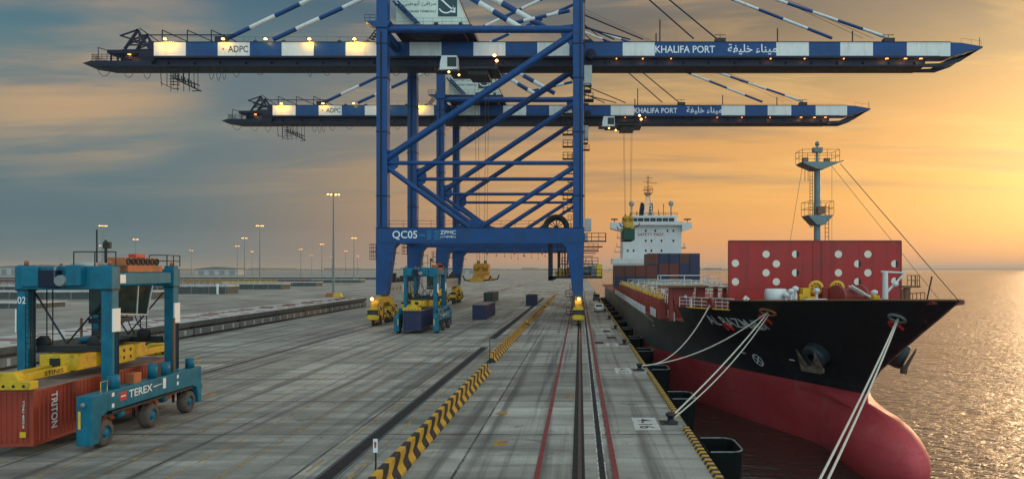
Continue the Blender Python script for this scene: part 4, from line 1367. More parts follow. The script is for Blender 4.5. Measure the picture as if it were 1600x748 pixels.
    # lamps along the girder
    for px, y_, m, e in ((262, 60, 'lamp_yellow', 560), (352, 60, 'lamp_yellow', 150), (418, 60, 'lamp_sodium', 60), (486, 60, 'lamp_yellow', 230), (556, 60, 'lamp_yellow', 560), (490, 60, 'lamp_red', 0)):
        x = (px - VX) / F * 117.2
        if e == 0:
            continue
        q = MB().lathe([(0, -.12), (.28, -.06), (.22, .12), (0, .14)], (x, YF - .75, zt + .28), (0, 0, 1), 10)
        bd(q, 'girder_lamp', M[m])
        q = MB().tube((x, YF, zt + .05), (x, YF - .75, zt + .42), .05, 5)
        q.box(x - .4, YF - .95, zt + .40, x + .4, YF - .5, zt + .46)
        bd(q, 'lamp_bracket', BK)
        if lights:
            point_lamp(t, (x, YF + dy - .95, zt + .1), (1, .47, .0), e * lights, .12)
    for px in (963, 1004, 1048, 1203, 1256, 1317, 1384, 1413, 1437, 205):
        x = (px - VX) / F * 117.2
        big = px > 1370 or px == 205
        zz = zm - .55 if px != 205 else zm + .2
        q = MB().box(x - (.25 if big else .10), YF - .55, zz - .07, x + (.25 if big else .10), YF - .32, zz + .04)
        bd(q, 'under_lamp', M['lamp_red'])
        if lights:
            point_lamp(t, (x, YF + dy - .6, zz - .4), (1, .28, .08) if not big else (1, .4, .1), (90 if big else 40) * lights, .12)
    words('lettering', 'ADPC', M['letter_dark'], boom, (-59.6, YF + dy - .012, 47.1), 3.5, 1.15)
    q = MB().lathe([(0, 0), (.16, 0), (.17, .01)], (-62.2, YF - .02, 47.1), (0, -1, 0), 12)
    bd(q, 'logo_dot', M['orange_rust'], 0, boom)
    words('lettering', 'KHALIFA PORT', M['letter_white'], boom, (18.35, YF + dy - .012, 47.05), 10.4, 1.25)
    words('lettering', '\uFE94\uFED4\uFEF4\uFEE0\uFEA7 \uFE80\uFE8E\uFEE8\uFEF4\uFEE3', M['letter_white'], boom, (30.1, YF + dy - .012, 47.05), 8.6, 1.85)
    return t


def pb_first(t):
    return [c for c in t.children if c.name.startswith('portal_beam')][0]


crane(0.0, 'large blue gantry crane in front, marked QC05 on its portal beam', 'QC05', -17.3, 1.0)
crane(45.3, 'blue gantry crane standing behind the one marked QC05, with a lower-looking boom', None, 11.7, 1.0)


# ------------------------------------------------------------------ hanging spreaders
def spreader(label, c, m):
    t = thing('container_spreader', label, 'spreader', c, 0, 'spreaders hanging from the cranes')
    q = MB()
    q.prism([(-1.3, 1.55), (-1.35, 2.9), (-1.0, 3.3), (1.0, 3.3), (1.35, 2.9), (1.3, 1.55), (.9, 1.2), (-.9, 1.2)], 'y', -1.2, 1.2)
    q.build('headblock', m, t, world=False, bevel=.08)
    q = MB()
    for s in (-.75, .75):
        q.lathe([(0, -.2), (.55, -.2), (.42, 0), (.55, .2), (0, .2)], (s, -1.3, 2.6), (0, 1, 0), 18)
    q.build('sheave', M['spreader_orange'], t, world=False)
    q = MB().box(-1.0, -4, .45, 1.0, 4, 1.2)
    q.box(-.5, -6.0, .5, .5, 6.0, 1.0)
    for y in (-6.05, 5.8):
        q.box(-1.22, y, .1, 1.22, y + .35, .75)
    q.build('frame', m, t, world=False, bevel=.05)
    for sx in (-1, 1):
        for y in (-5.9, 5.9):
            q = MB().beam((sx * 1.15, y, .3), (sx * 2.0, y, .45), .3, .22).beam((sx * 2.0, y, .4), (sx * 2.35, y, 1.2), .3, .2)
            q.build('flipper', M['black_steel'], t, world=False)
    q = MB()
    for sx in (-.6, .6):
        for y in (-.9, .9):
            q.tube((sx, y, 3.2), (sx, y, 3.75), .12, 8)
    q.build('rope_socket', M['black_steel'], t, world=False)
    return t


spreader('empty orange spreader hanging under the QC05 crane', (-17.3, 118.75, 6.5), M['spreader_orange'])
spreader('yellow spreader hanging in front of the ship bridge, gripping a green container', (11.7, 164.05, 18.35), M['crane_yellow'])
container('shipping_container', M['container_green'], 'green container hanging below the yellow spreader before the ship bridge', (11.7, 158.0, 15.65), 12.19, 0, 'containers at the ship', roof_m='container_green')


# ================================================================== straddle carriers (local: x right, y away, z up)
def straddle_carrier(label, loc, rz):
    T, Yl, BK = M['carrier_teal'], M['carrier_yellow'], M['black_steel']
    t = thing('straddle_carrier', label, 'straddle carrier', loc, rz, 'straddle carriers on the yard')

    def B(q, name, m, parent=None, bevel=0.0):
        return q.build(name, m, parent or t, world=False, bevel=bevel)
    HT = 2.65
    for s in (-1, 1):
        xo, xi = s * 3.0, s * 2.3
        # bogie beam: deep legs at both ends, a sloped underside between
        q = MB().prism([(-5.15, .32), (-4.55, .32), (-4.35, 1.55), (-3.9, 1.72), (4.2, 1.62), (4.75, 1.4), (4.95, .45), (5.3, .45), (5.3, 2.68), (-5.15, 2.72)], 'x', min(xo, xi), max(xo, xi))
        beam = B(q, 'bogie_beam', T, None, .05)
        B(MB().box(s * 2.85, -4.0, 1.45, s * 2.55, 4.3, 1.60).beam((s * 2.97, -3.6, 1.62), (s * 2.97, 4.2, 1.52), .1, .1), 'pipe_run', BK)
        for k, y in enumerate((-3.85, .15, 4.1)):
            w = thing('wheel', '', '', (0, 0, 0)) if False else None
            q = MB().lathe([(.36, -.27), (.56, -.27), (.64, -.20), (.665, -.08), (.665, .08), (.64, .20), (.56, .27), (.36, .27)], (s * HT, y, .665), (s, 0, 0), 28)
            wh = B(q, 'wheel', M['tyre_dusty'])
            q = MB().lathe([(.37, .24), (.34, .18), (.20, .16), (.18, .27), (.10, .29), (0, .29)], (s * HT, y, .665), (s, 0, 0), 20)
            B(q, 'rim', T, wh)
            q = MB().prism([(y - .16, .66), (y + .16, .66), (y + .3, 1.7), (y - .3, 1.7)], 'x', s * (HT - .30), s * (HT - .45))
            q.box(s * (HT - .36), y - .72, .75, s * (HT - .46), y - .60, 1.75)
            B(q, 'wheel_fork', BK)
            B(MB().lathe([(0, 0), (.2, 0), (.2, .34), (0, .36)], (s * 2.75, y + 1.1, 1.35), (0, 1, 0), 12), 'steer_motor', T)
        for y in (-2.25, 3.55):
            B(MB().box(s * 1.80, y - .30, 2.4, s * 2.35, y + .30, 9.0), 'leg', T, None, .05)
            B(MB().box(s * 1.76, y - .34, 7.68, s * 2.39, y + .34, 7.74), 'leg_collar', BK)
            B(MB().box(s * 2.36, y - .30, 5.55, s * 2.43, y + .30, 6.75), 'leg_panel', M['letter_white'])
            B(MB().lathe([(0, 0), (.1, 0), (.1, .2), (0, .24)], (s * 2.08, y, 9.0), (0, 0, 1), 10), 'beacon', M['orange_rust'])
        B(MB().box(s * 1.76, -1.9, 7.95, s * 2.28, 3.2, 8.6), 'side_beam', T, None, .04)
        # kit standing on the beam
        B(MB().lathe([(0, 0), (.30, 0), (.30, .62), (.22, .70), (0, .7)], (s * 2.68, -2.95, 2.71), (0, 0, 1), 14), 'tank', T)
        B(MB().box(s * 2.5, -1.6, 2.7, s * 2.9, -.9, 3.25), 'control_box', M['orange_rust'], None, .03)
        B(MB().lathe([(0, 0), (.26, 0), (.26, .8), (0, .85)], (s * 2.68, .5, 2.68), (0, 0, 1), 14), 'tank', T)
        B(MB().lathe([(0, 0), (.30, 0), (.30, .72), (0, .75)], (s * 2.68, 1.7, 2.68), (0, 0, 1), 14), 'tank', T)
        B(MB().box(s * 2.5, .8, 2.68, s * 2.8, 1.15, 3.4), 'pump', BK, None, .03)
        B(MB().tube((s * 2.65, 2.75, 2.66), (s * 2.65, 2.75, 5.9), .07, 8), 'exhaust_pipe', M['rail_brown'])
        B(MB().lathe([(0, 0), (.26, 0), (.26, .6), (0, .63)], (s * 2.68, 4.5, 2.66), (0, 0, 1), 14), 'tank', T)
        q = MB()
        q.face([(s * 3.005, .95, 2.0), (s * 3.005, 1.25, 2.0), (s * 3.005, 1.25, 2.6), (s * 3.005, .95, 2.6)])
        for y, z in ((-3.6, 2.5), (-3.6, 1.95), (2.4, 2.45), (2.4, 2.05)):
            q.face([(s * 3.005, y, z - .1), (s * 3.005, y + .2, z - .1), (s * 3.005, y + .2, z + .1), (s * 3.005, y, z + .1)])
        B(q, 'decal', M['letter_white'], beam)
        q = MB(); q.face([(s * 2.4, -5.156, 1.15), (s * 2.52, -5.156, 1.15), (s * 2.52, -5.156, 2.0), (s * 2.4, -5.156, 2.0)])
        B(q, 'hazard_decal', M['yellow_bright'], beam)
        if s > 0:
            words('lettering', 'TEREX', M['letter_white'], beam, (3.007, -1.15, 2.28), 2.1, .40, right=(0, 1, 0), world=False)
            q = MB(); q.face([(3.007, -2.95, 2.06), (3.007, -2.4, 2.06), (3.007, -2.4, 2.5), (3.007, -2.95, 2.5)])
            B(q, 'logo', M['sign_red'], beam)
            q = MB(); q.face([(3.01, -2.88, 2.25), (3.01, -2.47, 2.25), (3.01, -2.47, 2.31), (3.01, -2.88, 2.31)])
            B(q, 'logo_bar', M['letter_white'], beam)
            q = MB(); q.prism([(0.02, 2.25), (.85, 2.30), (.85, 2.33), (0.02, 2.30)], 'x', 3.004, 3.007)
            B(q, 'decal', M['letter_white'], beam)
        # conduits, mudguards, lamps and a rail along the beam
        q = MB()
        for y in (-2.25, 3.55):
            for j in (-.12, .02, .14):
                q.tube((s * 2.37, y + .1 + j, 2.75), (s * 2.37, y + .1 + j, 5.5), .025, 5)
                q.tube((s * 1.785, y + j, 2.75), (s * 1.785, y + j, 7.7), .025, 5)
        q.build('conduit', BK, t, None, False)
        for y in (-3.85, .15, 4.1):
            q = MB().path([(s * HT, y + .85 * math.cos(R(a)), .665 + .85 * math.sin(R(a))) for a in (25, 50, 75, 100, 125, 150)], .05, 5)
            B(q, 'mudguard', BK)
        q = MB()
        for y in (-4.3, 4.6):
            q.path([(s * 2.9, y, 2.7), (s * 2.9, y, 3.25), (s * 2.9, y + .5, 3.25), (s * 2.9, y + .5, 2.7)], .025, 5)
        q.build('hand_hoop', M['carrier_yellow'], t, None, False)
        B(MB().lathe([(0, 0), (.12, 0), (.12, .08), (0, .1)], (s * 2.65, -5.16, 2.3), (0, -1, 0), 12), 'headlamp', M['galv'])
    q = MB()
    for xx in (-1.9, -1.55):
        q.tube((xx, -2.56, 2.75), (xx, -2.56, 7.7), .02, 5)
    for k in range(16):
        q.tube((-1.9, -2.56, 2.9 + .3 * k), (-1.55, -2.56, 2.9 + .3 * k), .016, 4)
    q.build1('ladder', BK, t, None, False)
    # hanging hoses
    q = MB()
    for xx, d in ((-.8, .9), (-.6, 1.2), (.5, 1.0), (.9, .7)):
        q.path([(xx, 1.2 + .15 * k, 7.8 - (1.8 + d) * math.sin(math.pi * k / 10 * .5) + .0) for k in range(11)], .03, 5)
    q.build1('hose', BK, t, None, False)
    # cross frames
    q = MB().box(-2.4, -2.62, 7.75, 2.4, -1.9, 8.93)
    q.box(-2.0, -2.75, 7.9, -1.15, -2.62, 8.9)
    B(q, 'cross_beam', T, None, .04)
    B(MB().box(-.95, -3.05, 7.85, -.05, -2.65, 8.75), 'winch_housing', M['crane_dark'], None, .04)
    B(MB().box(.35, -3.0, 7.95, 1.1, -2.63, 9.0), 'winch_housing', T, None, .04)
    B(MB().lathe([(0, -.2), (.26, -.2), (.30, -.12), (.30, .2), (0, .2)], (.12, -2.9, 8.2), (0, 1, 0), 18, 0, False), 'winch_drum', M['galv'])
    B(MB().path([(-.15, -3.0, 8.2), (-.15, -3.0, 8.9), (-.1, -2.6, 9.05)], .06, 6), 'duct', M['galv'])
    B(MB().box(.1, -2.3, 8.94, 1.3, -.9, 9.12), 'roof_box', M['concrete_pale'], None, .03)
    B(MB().box(-2.4, 3.2, 7.75, 2.4, 3.92, 8.8), 'cross_beam', T, None, .04)
    # engine pack with the fan row
    B(MB().box(1.2, -1.0, 8.62, 2.24, 2.3, 8.98), 'engine_pack', M['orange_rust'], None, .03)
    fan = B(MB().box(1.3, -1.2, 9.0, 2.24, 1.9, 9.42), 'radiator', M['orange_rust'], None, .03)
    q = MB()
    for k in range(7):
        q.lathe([(.15, 0), (.19, .01), (.19, .05), (.15, .05)], (2.25, -.98 + .44 * k, 9.21), (1, 0, 0), 16)
        q.lathe([(0, .0), (.15, .012)], (2.25, -.98 + .44 * k, 9.21), (1, 0, 0), 16)
    B(q, 'fan_ring', M['radiator'], fan)
    B(MB().box(1.9, -.4, 9.43, 2.3, .5, 9.62), 'light_bar', M['sign_red'], None, .02)
    q = MB().rail([(1.6, 2.1, 8.95), (2.6, 2.1, 8.95), (2.6, 3.5, 8.95)], .65, .03, .7, 2)
    q.rail([(.3, -2.3, 8.94), (2.4, -2.3, 8.94)], .75, .03, .9, 1)
    B(q, 'roof_rail', BK)
    B(MB().tube((.75, -1.2, 8.93), (.75, -1.2, 10.9), .04, 6), 'antenna', BK)
    B(MB().tube((1.15, -1.1, 8.93), (1.15, -1.1, 10.35), .07, 6).box(1.05, -1.2, 9.9, 1.4, -1.0, 10.25), 'antenna', BK)
    B(MB().box(2.29, -1.85, 8.05, 2.34, -1.35, 8.5), 'number_plate', M['letter_white'])
    # the cab hung under the right side beam
    q = MB().prism([(-1.85, 6.45), (1.15, 6.2), (1.65, 7.85), (-1.85, 7.9)], 'x', .75, 2.0)
    cab = B(q, 'cab', M['glass_dark'], None, .03)
    q = MB()
    for x in (.73, 2.02):
        for a, c in (((-1.85, 6.45), (1.15, 6.2)), ((1.15, 6.2), (1.65, 7.85)), ((.15, 6.28), (.3, 7.87))):
            q.beam((x, a[0], a[1]), (x, c[0], c[1]), .06, .07)
    B(q, 'cab_frame', M['concrete_pale'], cab)
    B(MB().box(.75, -1.9, 5.95, 2.0, -.1, 6.2), 'cab_floor', M['crane_dark'], cab, .03)
    B(MB().path([(2.0, -1.9, 5.0), (2.0, -1.6, 5.7), (2.0, -.9, 6.0)], .05, 6), 'cab_ladder', BK)
    def sh(q_):
        q_.v = [(x_ - .40, y_, z_) for x_, y_, z_ in q_.v]
        return q_
    # hoist ropes, guide rods, lifting frame, telescopic spreader
    q = MB()
    for x in (-1.2, -.9, 1.1, 1.45):
        for y in (-1.5, 2.8):
            q.tube((x, y, 7.8), (x, y, 4.75), .028, 5)
    B(sh(q), 'hoist_rope', BK)
    q = MB()
    for y in (-2.0, 3.2):
        q.tube((-1.45, y, 7.6), (.15, y, 4.9), .045, 6); q.tube((2.2, y, 7.4), (.15, y, 4.9), .045, 6)
    B(sh(q), 'brace_rod', BK)
    q = MB().box(-1.35, -2.0, 4.45, 2.15, -1.7, 4.8)
    q.box(-1.4, 2.9, 4.45, 2.2, 3.2, 4.8); q.box(-.55, -1.7, 4.5, .55, 2.9, 4.75)
    for x in (-1.3, 1.3):
        for y in (-1.6, 2.8):
            q.lathe([(0, -.15), (.34, -.15), (.28, 0), (.34, .15), (0, .15)], (x, y, 4.95), (0, 1, 0), 14)
    lf = B(sh(q), 'lifting_frame', BK, None, .03)
    B(MB().lathe([(0, -.1), (.9, -.1), (1.0, 0), (.9, .12), (0, .12)], (-.3, .6, 4.9), (0, 0, 1), 20), 'turntable', T, lf)
    q = MB().box(-.95, -2.4, 3.55, .95, 3.6, 4.4)
    for s in (-1, 1):
        q.box(s * .95, -.6, 3.5, s * 1.3, 2.0, 4.45)
    sp = B(sh(q), 'spreader', Yl, None, .05)
    q = MB()
    for s in (-1, 1):
        for k in range(4):
            q.lathe([(0, .006), (.10, .006)], (s * 1.30, -.3 + .6 * k, 4.2), (s, 0, 0), 10); q.lathe([(0, .006), (.10, .006)], (s * 1.30, -.3 + .6 * k, 3.8), (s, 0, 0), 10)
    q.box(-.4, -2.46, 3.7, .1, -2.41, 4.2)
    B(sh(q), 'spreader_hole', BK, sp)
    q = MB()
    for x in (-.45, .45):
        q.box(x - .18, -5.5, 3.5, x + .18, -2.4, 3.85); q.box(x - .18, 3.6, 3.5, x + .18, 6.4, 3.85)
    B(sh(q), 'telescopic_arm', Yl, sp, .03)
    for y0, y1 in ((-5.95, -5.45), (6.35, 6.85)):
        q = MB().prism([(-1.22, 3.18), (1.22, 3.18), (1.22, 3.55), (.7, 3.62), (.5, 3.98), (-.5, 3.98), (-.7, 3.62), (-1.22, 3.55)], 'y', y0, y1)
        B(sh(q), 'end_beam', Yl, sp, .04)
        q = MB()
        for k in range(5):
            q.lathe([(0, .0), (.075, .006)], (-.9 + .45 * k, y0 - .001, 3.36), (0, -1, 0), 10)
        B(sh(q), 'end_hole', BK, sp)
    words('lettering', 'STINIS', M['letter_dark'], sp, (.235, -3.6, 3.68), 1.3, .22, right=(0, 1, 0), world=False)
    words('number', '02', M['letter_white'], t, (-2.08, -2.575, 7.2), .42, .36, world=False)
    return t


c0 = straddle_carrier('large teal straddle carrier in the left foreground carrying a rusty red container', (-26.65, 37.1, 0), R(3.2))
dup(c0, (-22.35, 96.6, 0), R(.5), 'teal straddle carrier farther off, beside the crane legs, carrying a navy container', skip=('number',))


def placed(loc, rz, p):
    return Vector(loc) + Matrix.Rotation(rz, 3, 'Z') @ Vector(p)


cr = container('shipping_container', M['container_red'], 'rusty red container held inside the near straddle carrier', placed((-26.65, 37.1, 0), R(3.2), (-.42, -5.75, .52)), 12.19, R(3.2), 'containers in straddle carriers')
wl = [c for c in cr.children if c.name.startswith('walls')][0]
words('lettering', 'TRITON', M['letter_white'], wl, (1.224, 1.35, 1.45), 1.75, .42, right=(0, 0, -1), up=(0, 1, 0), world=False)
words('lettering', 'TTNU 405218', M['letter_white'], wl, (.78, -.02, 1.5), 1.3, .09, right=(0, 0, -1), up=(1, 0, 0), world=False)
q = MB(); q.face([(.62, -.026, .42), (.9, -.026, .42), (.9, -.026, .68), (.62, -.026, .68)]); q.face([(-.62, -.026, 1.75), (-.45, -.026, 1.75), (-.48, -.026, 1.95)])
q.build('decal', M['yellow_bright'], wl, world=False)
container('shipping_container', M['container_navy'], 'navy container held inside the farther straddle carrier', placed((-22.35, 96.6, 0), R(.5), (-.40, -5.75, .52)), 12.19, R(.5), 'containers in straddle carriers')


# ================================================================== the ship
XC, HB = 22.0, 14.0
ship = thing('cargo_ship', 'large black and red container ship moored bow-on along the quay', 'ship', (XC, 39.0, WATER))


def lerp_tab(z, tab):
    if z <= tab[0][0]:
        return tab[0][1]
    for (a, va), (c, vc) in zip(tab, tab[1:]):
        if z <= c:
            return va + (vc - va) * (z - a) / (c - a)
    return tab[-1][1]


STEM = [(-9, 54.5), (-6, 53.4), (-3, 52.3), (-1.2, 51.7), (-.2, 51.2), (1.3, 49.4), (3.0, 46.4), (4.7, 43.2), (6.0, 40.7), (7.0, 38.9)]
LEN = [(-9, 60), (-6, 52), (-.8, 40), (2, 41), (7, 38)]
POW = [(-9, 1.05), (-6, 1.0), (-.8, 1.06), (7, 1.0)]
BC, BA, BZ, BB, BH = 50.0, 6.5, -4.5, 2.15, 2.95       # bulb: centre, half length, height, half width, half height


def smin(a, c, k):
    h = max(k - abs(a - c), 0) / k
    return min(a, c) - h * h * k * .25


def bulb_y(z):
    u = 1 - ((z - BZ) / BH) ** 2
    return BC - BA * math.sqrt(u) if u > 0 else BC + 6 * math.sqrt(-u)


def stem_y(z):
    s = lerp_tab(z, STEM)
    return smin(s, bulb_y(z), .9) if z < 1 else s


def half_b(y, z):
    d = y - lerp_tab(z, STEM)
    u = min(max(d, 0) / lerp_tab(z, LEN), 1)
    h = HB * math.sin(math.pi / 2 * u) ** lerp_tab(z, POW)
    w = 1 - ((z - BZ) / BH) ** 2
    if w > 0:
        fy = max(0, 1 - ((min(y, BC) - BC) / BA) ** 2 - (1 - w))
        hb_ = BB * math.sqrt(fy) * (1 if y < BC else max(0, 1 - (y - BC) / 34))
        h = -smin(-h, -hb_, .8) if min(h, hb_) > .02 else max(h, hb_)
    return min(h, HB) + .12


def deck_z(y):
    """edge of the deck plating"""
    return lerp_tab(y, [(38, 5.95), (54, 5.3), (68.6, 4.95), (69.4, 3.35), (300, 3.35)]) if y < 69.4 else 3.35


def bul_z(y):
    return lerp_tab(y, [(38.5, 7.0), (45, 6.72), (52, 6.35), (58, 6.1)])


def hull_x(y, z, side=-1):
    return XC + side * half_b(y, z)


ZL = [-8.2 + .45 * k for k in range(17)] + [-.5, 0, .6, 1.3, 2.0, 2.7, 3.35]
TS = [(k / 46) ** 1.7 for k in range(47)]
YB_ = 69.4
AFT = [74, 80, 88, 96, 105, 115, 130, 160, 200, 225, 232, 238, 242]


def aft_f(y):
    return 1 if y < 215 else 1 - .25 * ((y - 215) / 27) ** 2


YE = 58.4


def top_z(y):
    if y < YE:
        return bul_z(y)
    return bul_z(YE) + (deck_z(YE + .35) - bul_z(YE)) * (y - YE) / .35 if y < YE + .35 else deck_z(y)


TF = sorted(TS + [t_ + .006 * k for t_ in (.62, .66, .70, .74) for k in (1, 2, 3)])
q = MB()
for side in (-1, 1):
    rows = []
    for z in ZL:
        r = []
        for t_ in TS:
            y = stem_y(z) + t_ * (YB_ - stem_y(z))
            r.append((XC + side * (half_b(y, z) if t_ > 0 else .0), y, z))
        for y in AFT:
            r.append((XC + side * half_b(y, z) * aft_f(y), y, z))
        rows.append(r if side > 0 else r)
    q.grid(rows if side < 0 else rows[::-1], 0)
    # forecastle sides and bulwark above the main deck
    rows = []
    for k in range(12):
        r = []
        for t_ in TF:
            z = 3.35
            for it in range(8):
                y = stem_y(z) + t_ * (YB_ - stem_y(z))
                z = 3.35 + (top_z(y) - 3.35) * k / 11
            r.append((XC + side * (half_b(y, z) if t_ > 0 else 0), y, z))
        rows.append(r)
    q.grid(rows if side < 0 else rows[::-1], 0)
# transom
q.face([(XC - HB * .75, 242, -8), (XC + HB * .75, 242, -8), (XC + HB * .75, 242, 3.35), (XC - HB * .75, 242, 3.35)])


def hull_material():
    m = mat('hull_paint', (.011, .013, .019), .50, var=.3, scale=.25, spec=.35)
    nt = m.node_tree
    bs = nt.nodes['Principled BSDF']
    src = bs.inputs['Base Color'].links[0].from_socket
    tc = node(nt, 'ShaderNodeTexCoord')
    vec = tc.outputs['Object']
    x, y, z = node(nt, 'ShaderNodeSeparateXYZ', {0: vec}).outputs
    n1 = node(nt, 'ShaderNodeTexNoise', {'Vector': vec, 'Scale': .22, 'Detail': 6, 'Roughness': .65}).outputs[0]
    mp = node(nt, 'ShaderNodeMapping', {0: vec, 'Scale': (1.3, 1.3, .10)})
    n2 = node(nt, 'ShaderNodeTexNoise', {'Vector': mp.outputs[0], 'Scale': .9, 'Detail': 7, 'Roughness': .65}).outputs[0]
    mp = node(nt, 'ShaderNodeMapping', {0: vec, 'Scale': (1, .25, 3.0)})
    n3 = node(nt, 'ShaderNodeTexNoise', {'Vector': mp.outputs[0], 'Scale': .7, 'Detail': 7, 'Roughness': .7}).outputs[0]
    red = mix_n(nt, node(nt, 'ShaderNodeMapRange', {0: n1, 1: .35, 2: .65}).outputs[0], (.50, .040, .052), (.60, .080, .088))
    red = mix_n(nt, node(nt, 'ShaderNodeMapRange', {0: n3, 1: .50, 2: .72, 3: 0, 4: .55}).outputs[0], red, (.36, .035, .042))
    red = mix_n(nt, node(nt, 'ShaderNodeMapRange', {0: n2, 1: .55, 2: .75, 3: 0, 4: .4}).outputs[0], red, (.50, .20, .16))
    blk = mix_n(nt, node(nt, 'ShaderNodeMapRange', {0: n2, 1: .50, 2: .75, 3: 0, 4: .5}).outputs[0], src, (.040, .040, .042))
    blk = mix_n(nt, node(nt, 'ShaderNodeMapRange', {0: n3, 1: .58, 2: .72, 3: 0, 4: .35}).outputs[0], blk, (.06, .045, .035))
    # greyer side plating aft of the forecastle
    fade = node(nt, 'ShaderNodeMapRange', {0: y, 1: 24, 2: 34, 3: 0, 4: .8}).outputs[0]
    blk = mix_n(nt, math_n(nt, 'MULTIPLY', fade, node(nt, 'ShaderNodeMapRange', {0: n1, 1: .3, 2: .6, 3: .55, 4: 1}).outputs[0]), blk, (.125, .120, .110))
    # rust runs and rubbed patches along the side
    mp = node(nt, 'ShaderNodeMapping', {0: vec, 'Scale': (1.6, 1.6, .07)})
    n4 = node(nt, 'ShaderNodeTexNoise', {'Vector': mp.outputs[0], 'Scale': 1.4, 'Detail': 6, 'Roughness': .6}).outputs[0]
    rs = node(nt, 'ShaderNodeMapRange', {0: n4, 1: .60, 2: .74, 3: 0, 4: .55}).outputs[0]
    blk = mix_n(nt, rs, blk, (.085, .042, .024))
    red = mix_n(nt, rs, red, (.26, .10, .07))
    sx = math_n(nt, 'FRACT', math_n(nt, 'DIVIDE', z, 1.9))
    seam = node(nt, 'ShaderNodeMapRange', {0: math_n(nt, 'ABSOLUTE', math_n(nt, 'SUBTRACT', sx, .5)), 1: .485, 2: .5, 3: 0, 4: .5}).outputs[0]
    sy_ = math_n(nt, 'FRACT', math_n(nt, 'DIVIDE', y, 5.2))
    seam2 = node(nt, 'ShaderNodeMapRange', {0: math_n(nt, 'ABSOLUTE', math_n(nt, 'SUBTRACT', sy_, .5)), 1: .492, 2: .5, 3: 0, 4: .5}).outputs[0]
    seam = math_n(nt, 'MAXIMUM', seam, seam2)
    blk = mix_n(nt, seam, blk, (.045, .044, .044))
    red = mix_n(nt, math_n(nt, 'MULTIPLY', seam, .35), red, (.22, .02, .025))
    f = node(nt, 'ShaderNodeMapRange', {0: math_n(nt, 'ADD', z, math_n(nt, 'MULTIPLY', n3, .05)), 1: 5.22, 2: 5.25}).outputs[0]
    nt.links.new(mix_n(nt, f, red, blk), bs.inputs['Base Color'])
    bs.inputs['Roughness'].default_value = .5
    # plating: slight waviness and seams
    sy = math_n(nt, 'ABSOLUTE', math_n(nt, 'SUBTRACT', math_n(nt, 'FRACT', math_n(nt, 'DIVIDE', y, 2.6)), .5))
    bp = node(nt, 'ShaderNodeBump', {'Height': math_n(nt, 'ADD', math_n(nt, 'MULTIPLY', sy, .25), math_n(nt, 'MULTIPLY', n1, 1.0)), 'Strength': .35, 'Distance': .12})
    nt.links.new(bp.outputs[0], bs.inputs['Normal'])
    return m


hull_material()
hull = q.build('hull', M['hull_paint'], ship)

def edge_pts(side, zf, y0, y1, n=30, off=0.0):
    return [(XC + side * (half_b(y, zf(y)) + off), y, zf(y)) for y in [y0 + (y1 - y0) * (k / n) ** 1.6 for k in range(n + 1)]]


q = MB()
tip = stem_y(6.98) + .05
for side in (-1, 1):
    q.path(edge_pts(side, bul_z, tip, YE), .07, 6)
q.build('rim', M['rail_brown'], ship)
# bulwark stays and inner lining seen from the quay
q = MB()
for side in (-1, 1):
    for k in range(18):
        y = 42 + .78 * k
        x = XC + side * (half_b(y, 5.4) - .25)
        q.prism([(y, 5.5), (y + .05, 5.5), (y + .05, bul_z(y) - .1), (y, bul_z(y) - .1)], 'x', x, x - side * .35)
q.build('bulwark_stay', M['ship_maroon'], ship)

# decks
q = MB()
ys = [40.2, 41, 42, 43.5, 45, 47, 50, 53, 57, 61, 65, 69.2]
q.grid([[(XC - max(half_b(y, deck_z(y) - .1) - .12, .02), y, deck_z(y) - .08), (XC + max(half_b(y, deck_z(y) - .1) - .12, .02), y, deck_z(y) - .08)] for y in ys], 0, False)
q.face([(XC - half_b(69.3, 3.3), 69.3, 3.3), (XC + half_b(69.3, 3.3), 69.3, 3.3), (XC + HB + .05, 80, 3.3), (XC + HB + .05, 241, 3.3), (XC - HB - .05, 241, 3.3), (XC - HB - .05, 80, 3.3)])
q.face([(XC - half_b(69.25, 3.4) + .1, 69.25, 3.3), (XC + half_b(69.25, 3.4) - .1, 69.25, 3.3), (XC + half_b(69.25, 4.8) - .1, 69.25, 4.85), (XC - half_b(69.25, 4.8) + .1, 69.25, 4.85)])
q.build('deck', M['ship_deck'], ship)
# rubbing strake along the far side plating
q = MB().box(XC - HB - .22, 72, 3.1, XC - HB - .1, 236, 3.3)
q.build('sheer_strake', M['hull_paint'], ship)


def on_hull(px, py, off=.04):
    """the point of the port side that the photograph shows at (px, py)"""
    lo, hi = 38.0, 95.0
    best = None
    for k in range(2000):
        Y = lo + (hi - lo) * k / 2000
        p = at(px, py, Y)
        if Y > stem_y(p.z) and p.x >= hull_x(Y, p.z):
            best = p
            break
    if best is None:
        best = at(px, py, 60)
    return best + Vector((-off, -off * .6, 0))


def hull_words(name, body, px, py, w, h, m, shear=0.0):
    c = on_hull(px, py, 0)

    def fn(u, v):
        y = c.y - u; z = c.z + v
        return (hull_x(y, z) - .09, y, z)
    return words(name, body, m, hull, None, w, h, fn=fn)


hull_words('ship_name', 'AL BAZM-II', 1144, 503, 6.8, .86, M['letter_white'])
hull_words('ship_name', '\uFEE1\uFEB0\uFE92\uFEDF\uFE8D', 1190, 511, 1.9, .75, M['letter_white'])
# thruster mark and draught ticks
c = on_hull(1186, 562, 0)
q = MB()


def hp(u, v, o_=.08):
    y = c.y - u; z = c.z + v
    return Vector((hull_x(y, z) - o_, y, z))


